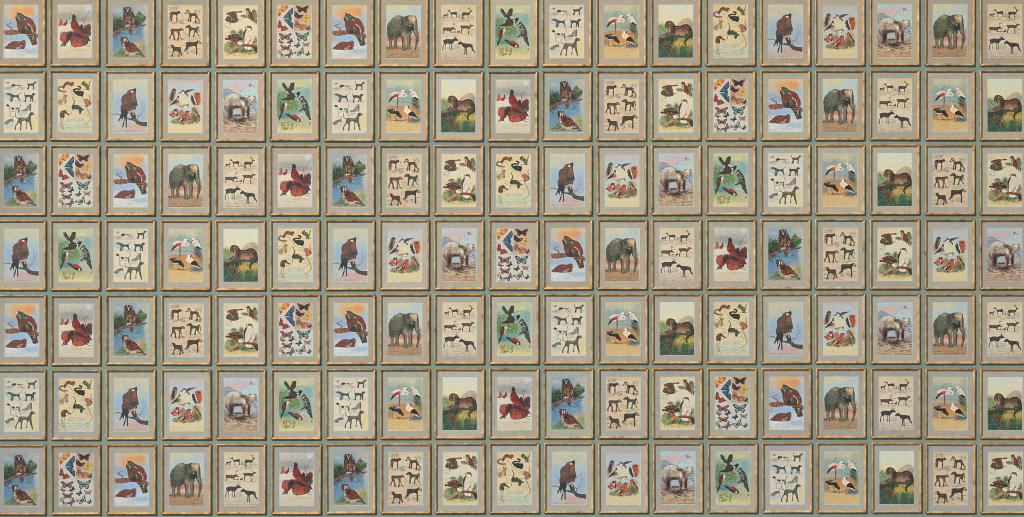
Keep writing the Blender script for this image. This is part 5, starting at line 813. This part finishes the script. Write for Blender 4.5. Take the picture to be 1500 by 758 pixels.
def make_gilt_mat():
    m, nt, b = new_mat("old_gilt", .48)
    oi, w = rand_w(nt)
    co = nd(nt, 'ShaderNodeTexCoord').outputs['Object']
    n1 = noise_node(nt, 26, co, 4, w, .6)
    base = ramp(nt, n1.outputs[0], [(.26, L(138, 86, 44)), (.42, L(204, 150, 88)), (.60, L(226, 182, 126)), (.78, L(244, 216, 172))]).outputs[0]
    n2 = noise_node(nt, 170, co, 3, w, .6)
    base = mixc(nt, base, L(74, 46, 26), ramp(nt, n2.outputs[0], [(.61, (0, 0, 0)), (.72, (.75, .75, .75))]).outputs[0])
    n3 = noise_node(nt, 260, co, 1, w)
    base = mixc(nt, base, L(240, 222, 186), ramp(nt, n3.outputs[0], [(.70, (0, 0, 0)), (.76, (1, 1, 1))]).outputs[0])
    base = mixc(nt, base, oi.outputs['Color'], 1.0, 'MULTIPLY')
    nt.links.new(base, b.inputs['Base Color'])
    b.inputs['Metallic'].default_value = .18
    bp = nd(nt, 'ShaderNodeBump')
    bp.inputs['Strength'].default_value = .3
    bp.inputs['Distance'].default_value = .002
    nt.links.new(noise_node(nt, 200, co, 3, w).outputs[0], bp.inputs['Height'])
    nt.links.new(bp.outputs[0], b.inputs['Normal'])
    return m


def make_mat_mat():
    m, nt, b = new_mat("linen_mat_board", .9)
    oi, w = rand_w(nt)
    co = nd(nt, 'ShaderNodeTexCoord').outputs['Object']
    n1 = noise_node(nt, 7, co, 4, w, .6)
    t1 = ramp(nt, n1.outputs[0], [(.3, (.91, .945, 1.0)), (.5, (1, 1, 1)), (.7, (1.0, .94, .85))]).outputs[0]
    base = mixc(nt, oi.outputs['Color'], t1, .85, 'MULTIPLY')
    n2 = noise_node(nt, 45, co, 3, w)
    base = mixc(nt, base, ramp(nt, n2.outputs[0], [(.3, (.86, .88, .9)), (.55, (1, 1, 1)), (.75, (1.0, .97, .93))]).outputs[0], .8, 'MULTIPLY')
    ws = []
    for ang in ((1, 1, .06), (.06, 1, 1)):
        mp = nd(nt, 'ShaderNodeMapping')
        mp.inputs['Scale'].default_value = ang
        nt.links.new(co, mp.inputs[0])
        ws.append(noise_node(nt, 230, mp.outputs[0], 2, w).outputs[0])
    for k in ws:
        base = mixc(nt, base, ramp(nt, k, [(.35, (.86, .86, .86)), (.65, (1, 1, 1))]).outputs[0], .55, 'MULTIPLY')
    n4 = noise_node(nt, 190, co, 1, w)
    base = mixc(nt, base, L(226, 220, 206), ramp(nt, n4.outputs[0], [(.77, (0, 0, 0)), (.82, (1, 1, 1))]).outputs[0])
    nt.links.new(base, b.inputs['Base Color'])
    return m


def make_bevel_mat():
    m, nt, b = new_mat("cut_board_core", .8)
    oi, w = rand_w(nt)
    co = nd(nt, 'ShaderNodeTexCoord').outputs['Object']
    n1 = noise_node(nt, 40, co, 3, w)
    nt.links.new(ramp(nt, n1.outputs[0], [(.3, L(186, 164, 134)), (.7, L(232, 218, 192))]).outputs[0], b.inputs['Base Color'])
    return m


def make_print_mat():
    m, nt, b = new_mat("printed_paper", .62)
    at = nd(nt, 'ShaderNodeAttribute', attribute_name='ink')
    oi, w = rand_w(nt)
    co = nd(nt, 'ShaderNodeTexCoord').outputs['Object']
    n1 = noise_node(nt, 12, co, 4, w)
    tone = ramp(nt, n1.outputs[0], [(.3, (.93, .96, 1.0)), (.5, (1, 1, 1)), (.72, (1.0, .965, .91))]).outputs[0]
    base = mixc(nt, at.outputs['Color'], tone, .7, 'MULTIPLY')
    n2 = noise_node(nt, 300, co, 2, w)
    base = mixc(nt, base, ramp(nt, n2.outputs[0], [(.3, (.88, .88, .88)), (.6, (1, 1, 1))]).outputs[0], .6, 'MULTIPLY')
    base = mixc(nt, base, oi.outputs['Color'], 1.0, 'MULTIPLY')
    nt.links.new(base, b.inputs['Base Color'])
    return m


WALL_M, GILT_M, MAT_M, BEVEL_M, PRINT_M = make_wall_mat(), make_gilt_mat(), make_mat_mat(), make_bevel_mat(), make_print_mat()


# ---------------------------------------------------------------- the wall
def mesh_obj(name, verts, faces, mat, smooth=False):
    me = bpy.data.meshes.new(name)
    me.from_pydata([tuple(v) for v in verts], [], faces)
    me.materials.append(mat)
    if smooth:
        me.polygons.foreach_set('use_smooth', [True] * len(me.polygons))
    me.update()
    o = bpy.data.objects.new(name, me)
    COL.objects.link(o)
    return o


xa, xb, za, zb, T = -4.6, 4.6, -.3, 3.9, .12
wall = mesh_obj("wall", [(xa, 0, za), (xb, 0, za), (xb, 0, zb), (xa, 0, zb), (xa, T, za), (xb, T, za), (xb, T, zb), (xa, T, zb)],
                [(0, 1, 2, 3), (5, 4, 7, 6), (1, 5, 6, 2), (4, 0, 3, 7), (3, 2, 6, 7), (4, 5, 1, 0)], WALL_M)
wall["label"] = "dull grey green painted wall behind the rows of framed prints"
wall["category"] = "wall"
wall["kind"] = "structure"

# ---------------------------------------------------------------- one frame: origin at the middle of its back
FW, FH = 73.2 * PX, 102.9 * PX            # outside of the moulding
MW = 3.4 * PX                            # moulding width
OL, OR_, OT, OB = 11.6 * PX, 11.1 * PX, 12.5 * PX, 12.4 * PX     # frame edge to picture opening
D0 = .001                                 # gap to the wall
PROFILE = [(0, 0), (0, .0078), (.0007, .0106), (.0020, .0132), (.0038, .0146), (.0056, .0146), (.0076, .0134), (.0096, .0112), (.0114, .0090), (.0128, .0074), (.0138, .0064), (.0138, .0006)]
MATD, PRD = .0014, .0003
mw_scale = MW / .0138
PROFILE = [(a * mw_scale, d) for a, d in PROFILE]


def rail_mesh(side, seed):
    """one mitred length of moulding with a slightly worn, hand-finished edge"""
    rs = np.random.RandomState(seed)
    hw, hh = FW / 2, FH / 2
    n = 26 if side in 'lr' else 20
    verts, faces = [], []
    m = len(PROFILE)
    wob = np.interp(np.linspace(0, 1, n + 1), np.linspace(0, 1, 8), rs.randn(8)) * .00022
    for i in range(n + 1):
        t = i / n
        for j, (a, d) in enumerate(PROFILE):
            gap = .0006
            e = wob[i] if 0 < i < n else 0
            dd = d + (rs.randn() * .00022 if 0 < j < m - 1 else 0)
            aa = a + e + (rs.randn() * .00018 if 0 < j < m - 1 else 0)
            if side in 'tb':
                lo, hi = -hw + a + gap, hw - a - gap
                x = lo + (hi - lo) * t
                z = hh - aa if side == 't' else -hh + aa
            else:
                lo, hi = -hh + a + gap, hh - a - gap
                z = lo + (hi - lo) * t
                x = -hw + aa if side == 'l' else hw - aa
            verts.append((x, -(D0 + dd), z))
    flip = side in 'tr'
    for i in range(n):
        for j in range(m - 1):
            q = (i * m + j, i * m + j + 1, (i + 1) * m + j + 1, (i + 1) * m + j)
            faces.append(q[::-1] if flip else q)
    faces.append(tuple(range(m))[::-1] if not flip else tuple(range(m)))
    faces.append(tuple(n * m + k for k in range(m)) if not flip else tuple(n * m + k for k in range(m))[::-1])
    for i in range(n):
        q = (i * m, (i + 1) * m, (i + 1) * m + m - 1, i * m + m - 1)
        faces.append(q[::-1] if flip else q)
    me = bpy.data.meshes.new("frame_rail")
    me.from_pydata(verts, [], faces)
    me.materials.append(GILT_M)
    me.polygons.foreach_set('use_smooth', [True] * (n * (m - 1)) + [False] * (len(me.polygons) - n * (m - 1)))
    me.update()
    return me


def ring_mesh(name, outer, inner, d_out, d_in, mat, thick=None):
    (l0, r0, b0, t0), (l1, r1, b1, t1) = outer, inner
    v = [(l0, -d_out, b0), (r0, -d_out, b0), (r0, -d_out, t0), (l0, -d_out, t0), (l1, -d_in, b1), (r1, -d_in, b1), (r1, -d_in, t1), (l1, -d_in, t1)]
    f = [(0, 1, 5, 4), (1, 2, 6, 5), (2, 3, 7, 6), (3, 0, 4, 7)]
    if thick:
        v += [(x, y + thick, z) for x, y, z in v]
        f += [(8, 12, 13, 9), (9, 13, 14, 10), (10, 14, 15, 11), (11, 15, 12, 8), (0, 8, 9, 1), (1, 9, 10, 2), (2, 10, 11, 3), (3, 11, 8, 0)]
    me = bpy.data.meshes.new(name)
    me.from_pydata(v, [], f)
    me.materials.append(mat)
    me.update()
    return me


def opening(pad=0.):
    return (-FW / 2 + OL - pad, FW / 2 - OR_ + pad, -FH / 2 + OB - pad, FH / 2 - OT + pad)


def print_mesh(key):
    img = lin(PLATES[key]())
    l, r, b, t = opening(.0006)
    X, Z = np.meshgrid(np.linspace(l, r, CW), np.linspace(t, b, CH))
    Y = np.full_like(X, -(D0 + PRD)) + .0002 * np.sin(X * 40 + ord(key)) * np.cos(Z * 23)
    co = np.stack([X, Y, Z], -1).reshape(-1, 3)
    idx = np.arange(CW * CH).reshape(CH, CW)
    q = np.stack([idx[:-1, :-1], idx[1:, :-1], idx[1:, 1:], idx[:-1, 1:]], -1).reshape(-1, 4)
    me = bpy.data.meshes.new("print")
    me.vertices.add(len(co))
    me.vertices.foreach_set('co', co.ravel().astype(np.float32))
    me.loops.add(q.size)
    me.loops.foreach_set('vertex_index', q.ravel().astype(np.int32))
    me.polygons.add(len(q))
    me.polygons.foreach_set('loop_start', np.arange(0, q.size, 4, dtype=np.int32))
    a = me.color_attributes.new('ink', 'FLOAT_COLOR', 'POINT')
    rgba = np.ones((CW * CH, 4), np.float32)
    rgba[:, :3] = img.reshape(-1, 3)
    a.data.foreach_set('color', rgba.ravel())
    me.materials.append(PRINT_M)
    me.update(calc_edges=True)
    return me


RAILS = {s: [rail_mesh(s, 100 * k + ord(s)) for k in range(4)] for s in 'tblr'}
IN = MW * .9
MAT_MESH = ring_mesh("mat_board", (-FW / 2 + IN, FW / 2 - IN, -FH / 2 + IN, FH / 2 - IN), opening(.0018), D0 + MATD, D0 + MATD, MAT_M, .0012)
BEVEL_MESH = ring_mesh("bevel_edge", opening(.0018), opening(0), D0 + MATD, D0 + PRD + .0004, BEVEL_M)


def child(name, me, parent):
    o = bpy.data.objects.new(name, me)
    o.parent = parent
    COL.objects.link(o)
    return o


def first_of_kind(key):
    root = bpy.data.objects.new("framed_print", None)
    root.empty_display_size = .05
    COL.objects.link(root)
    for s in 'tblr':
        child("frame_rail", RAILS[s][0], root)
    mb = child("mat_board", MAT_MESH, root)
    child("bevel_edge", BEVEL_MESH, mb)
    child("print", print_mesh(key), root)
    return root


def copy_tree(o, parent=None):
    c = o.copy()
    COL.objects.link(c)
    c.parent = parent
    for ch in list(o.children):
        copy_tree(ch, c)
    return c


# ---------------------------------------------------------------- the hanging plan, as the photograph shows it
ROWS = ["ABCDEFAGHIJKLMNOPGH", "JMNOPIJKLBCDEFAGHKL", "CFAGHBCDEMNOPIJKLDE", "NIJKLMNOPFAGHBCDEOP",
        "ABCDEFAGHIJKLMNOPGH", "JMNOPIJKLBCDEFAGHKL", "CFAGHBCDEMNOPIJKLDE"]
# left edges and top edges of the frames in photo pixels along rows 2, 5 and 7
XL = {1: [-6.9, 72.2, 153.2, 233.8, 314.8, 394, 474.3, 554, 634.4, 714.2, 793.3, 873.4, 953.2, 1033.4, 1113.9, 1193.7, 1274, 1355, 1435.4],
      4: [-5.6, 74, 154.5, 235.5, 315.7, 396, 476.7, 556.2, 636.1, 716.2, 795.7, 875.6, 955, 1034.4, 1114.2, 1194.2, 1274.4, 1355, 1435.1],
      6: [-6.4, 74, 155.2, 236, 316, 397.3, 476.9, 557.3, 637, 716.7, 796.6, 876.2, 956.4, 1036.6, 1116.6, 1196.2, 1277, 1356, 1436.4]}
YT = {1: [103.4, 103.2, 103.7, 104, 104.4, 103.8, 104.2, 104, 103.8, 104.2, 103.6, 103.6, 103.3, 103, 103, 102.9, 102.5, 102.8, 102.8],
      4: [432, 432.5, 431.8, 431.9, 431.9, 431.4, 431.3, 431, 430.8, 430.9, 430.6, 430.4, 430.3, 430.2, 430.2, 430.1, 430.2, 430.6, 430.6],
      6: [651.7, 651.4, 651.3, 650.9, 650.5, 651, 650.2, 650, 649.7, 649.4, 649.3, 649.2, 649, 648.9, 648.7, 648.7, 648.6, 649.6, 649.8]}


def place(r, c):
    xs = np.interp(r, [0, 1, 4, 6], [XL[1][c] - .1, XL[1][c], XL[4][c], XL[6][c]])
    if r == 0:
        y = YT[1][c] - 109.1
    else:
        y = np.interp(r, [1, 4, 6], [YT[1][c], YT[4][c], YT[6][c]])
    return float(xs), float(y)


WHAT = dict(A="perched red-brown grouse", B="red pheasants in snow", C="two brown owls", D="six baboons", E="white-breasted hawk and three other raptors", F="butterflies",
            G="elephant", H="deer and moose", I="green woodland birds", J="hunting dogs", K="flamingo and storks", L="resting leopard", M="squirrels",
            N="dark eagle on a bare branch", O="small red finches", P="white bear")
SHORT = dict(A="grouse", B="pheasant", C="owl", D="baboon", E="hawk", F="butterfly", G="elephant", H="deer", I="woodland bird", J="dog", K="flamingo", L="leopard",
             M="squirrel", N="eagle", O="finch", P="bear")
ROWN = ["top row", "second row", "third row", "middle row", "third row from bottom", "second row from bottom", "bottom row"]

# mat tints of each plate as the photograph shows them
TINT = dict(A=(164, 158, 144), B=(160, 160, 156), C=(162, 166, 164), D=(152, 160, 166), E=(166, 166, 168), F=(162, 156, 144), G=(168, 160, 150), H=(170, 162, 152),
            I=(186, 180, 174), J=(172, 176, 180), K=(178, 174, 170), L=(178, 172, 168), M=(164, 172, 182), N=(176, 176, 168), O=(174, 178, 174), P=(178, 172, 162))
rs = np.random.RandomState(5)
first = {}
for r, row in enumerate(ROWS):
    for c, key in enumerate(row):
        if key in first:
            o = copy_tree(first[key])
        else:
            o = first[key] = first_of_kind(key)
        x, y = place(r, c)
        o.location = (wx(x) + FW / 2, 0, wz(y) - FH / 2)
        o.rotation_euler = (0, R(rs.randn() * .13), 0)
        lab = WHAT[key] + " print, " + ROWN[r] + ", "
        if c == 0:
            lab += "at the left edge"
        elif c == len(row) - 1:
            lab += "at the right edge"
        else:
            lab += "between " + SHORT[row[c - 1]] + " and " + SHORT[row[c + 1]] + " prints"
        o["label"] = lab
        o["category"] = "framed print"
        o["group"] = "framed animal prints hung in rows on the wall"
        warm = np.array([1.0, .97, .90]) if r == 0 else np.interp(r, [1, 6], [1, 0]) * np.array([.01, 0, -.03]) + np.interp(r, [1, 6], [0, 1]) * np.array([-.02, 0, .02]) + 1  # warmer light on upper rows, cooler on lower, put into mat and print colours
        k = 0
        for ch in o.children:
            kind = ch.name.split('.')[0]
            if kind == "frame_rail":
                ch.data = RAILS['tblr'[k]][rs.randint(4)]
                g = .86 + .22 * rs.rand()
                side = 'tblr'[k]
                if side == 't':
                    g *= .66 + .26 * rs.rand()  # shade on the top rail, put into its colour as a darker tint
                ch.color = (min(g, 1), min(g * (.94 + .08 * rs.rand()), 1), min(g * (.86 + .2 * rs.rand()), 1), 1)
                k += 1
            elif kind == "mat_board":
                t = lin((np.array(TINT[key]) * .4 + np.array((173, 165, 152)) * .6) * warm * (1.03 + rs.randn() * .02) + rs.randn(3) * 1.5)
                ch.color = (*[float(v) for v in t], 1)
            elif kind == "print":
                t = np.clip(warm * (.985 + rs.randn() * .012), 0, 1)
                ch.color = (*[float(v) for v in t], 1)
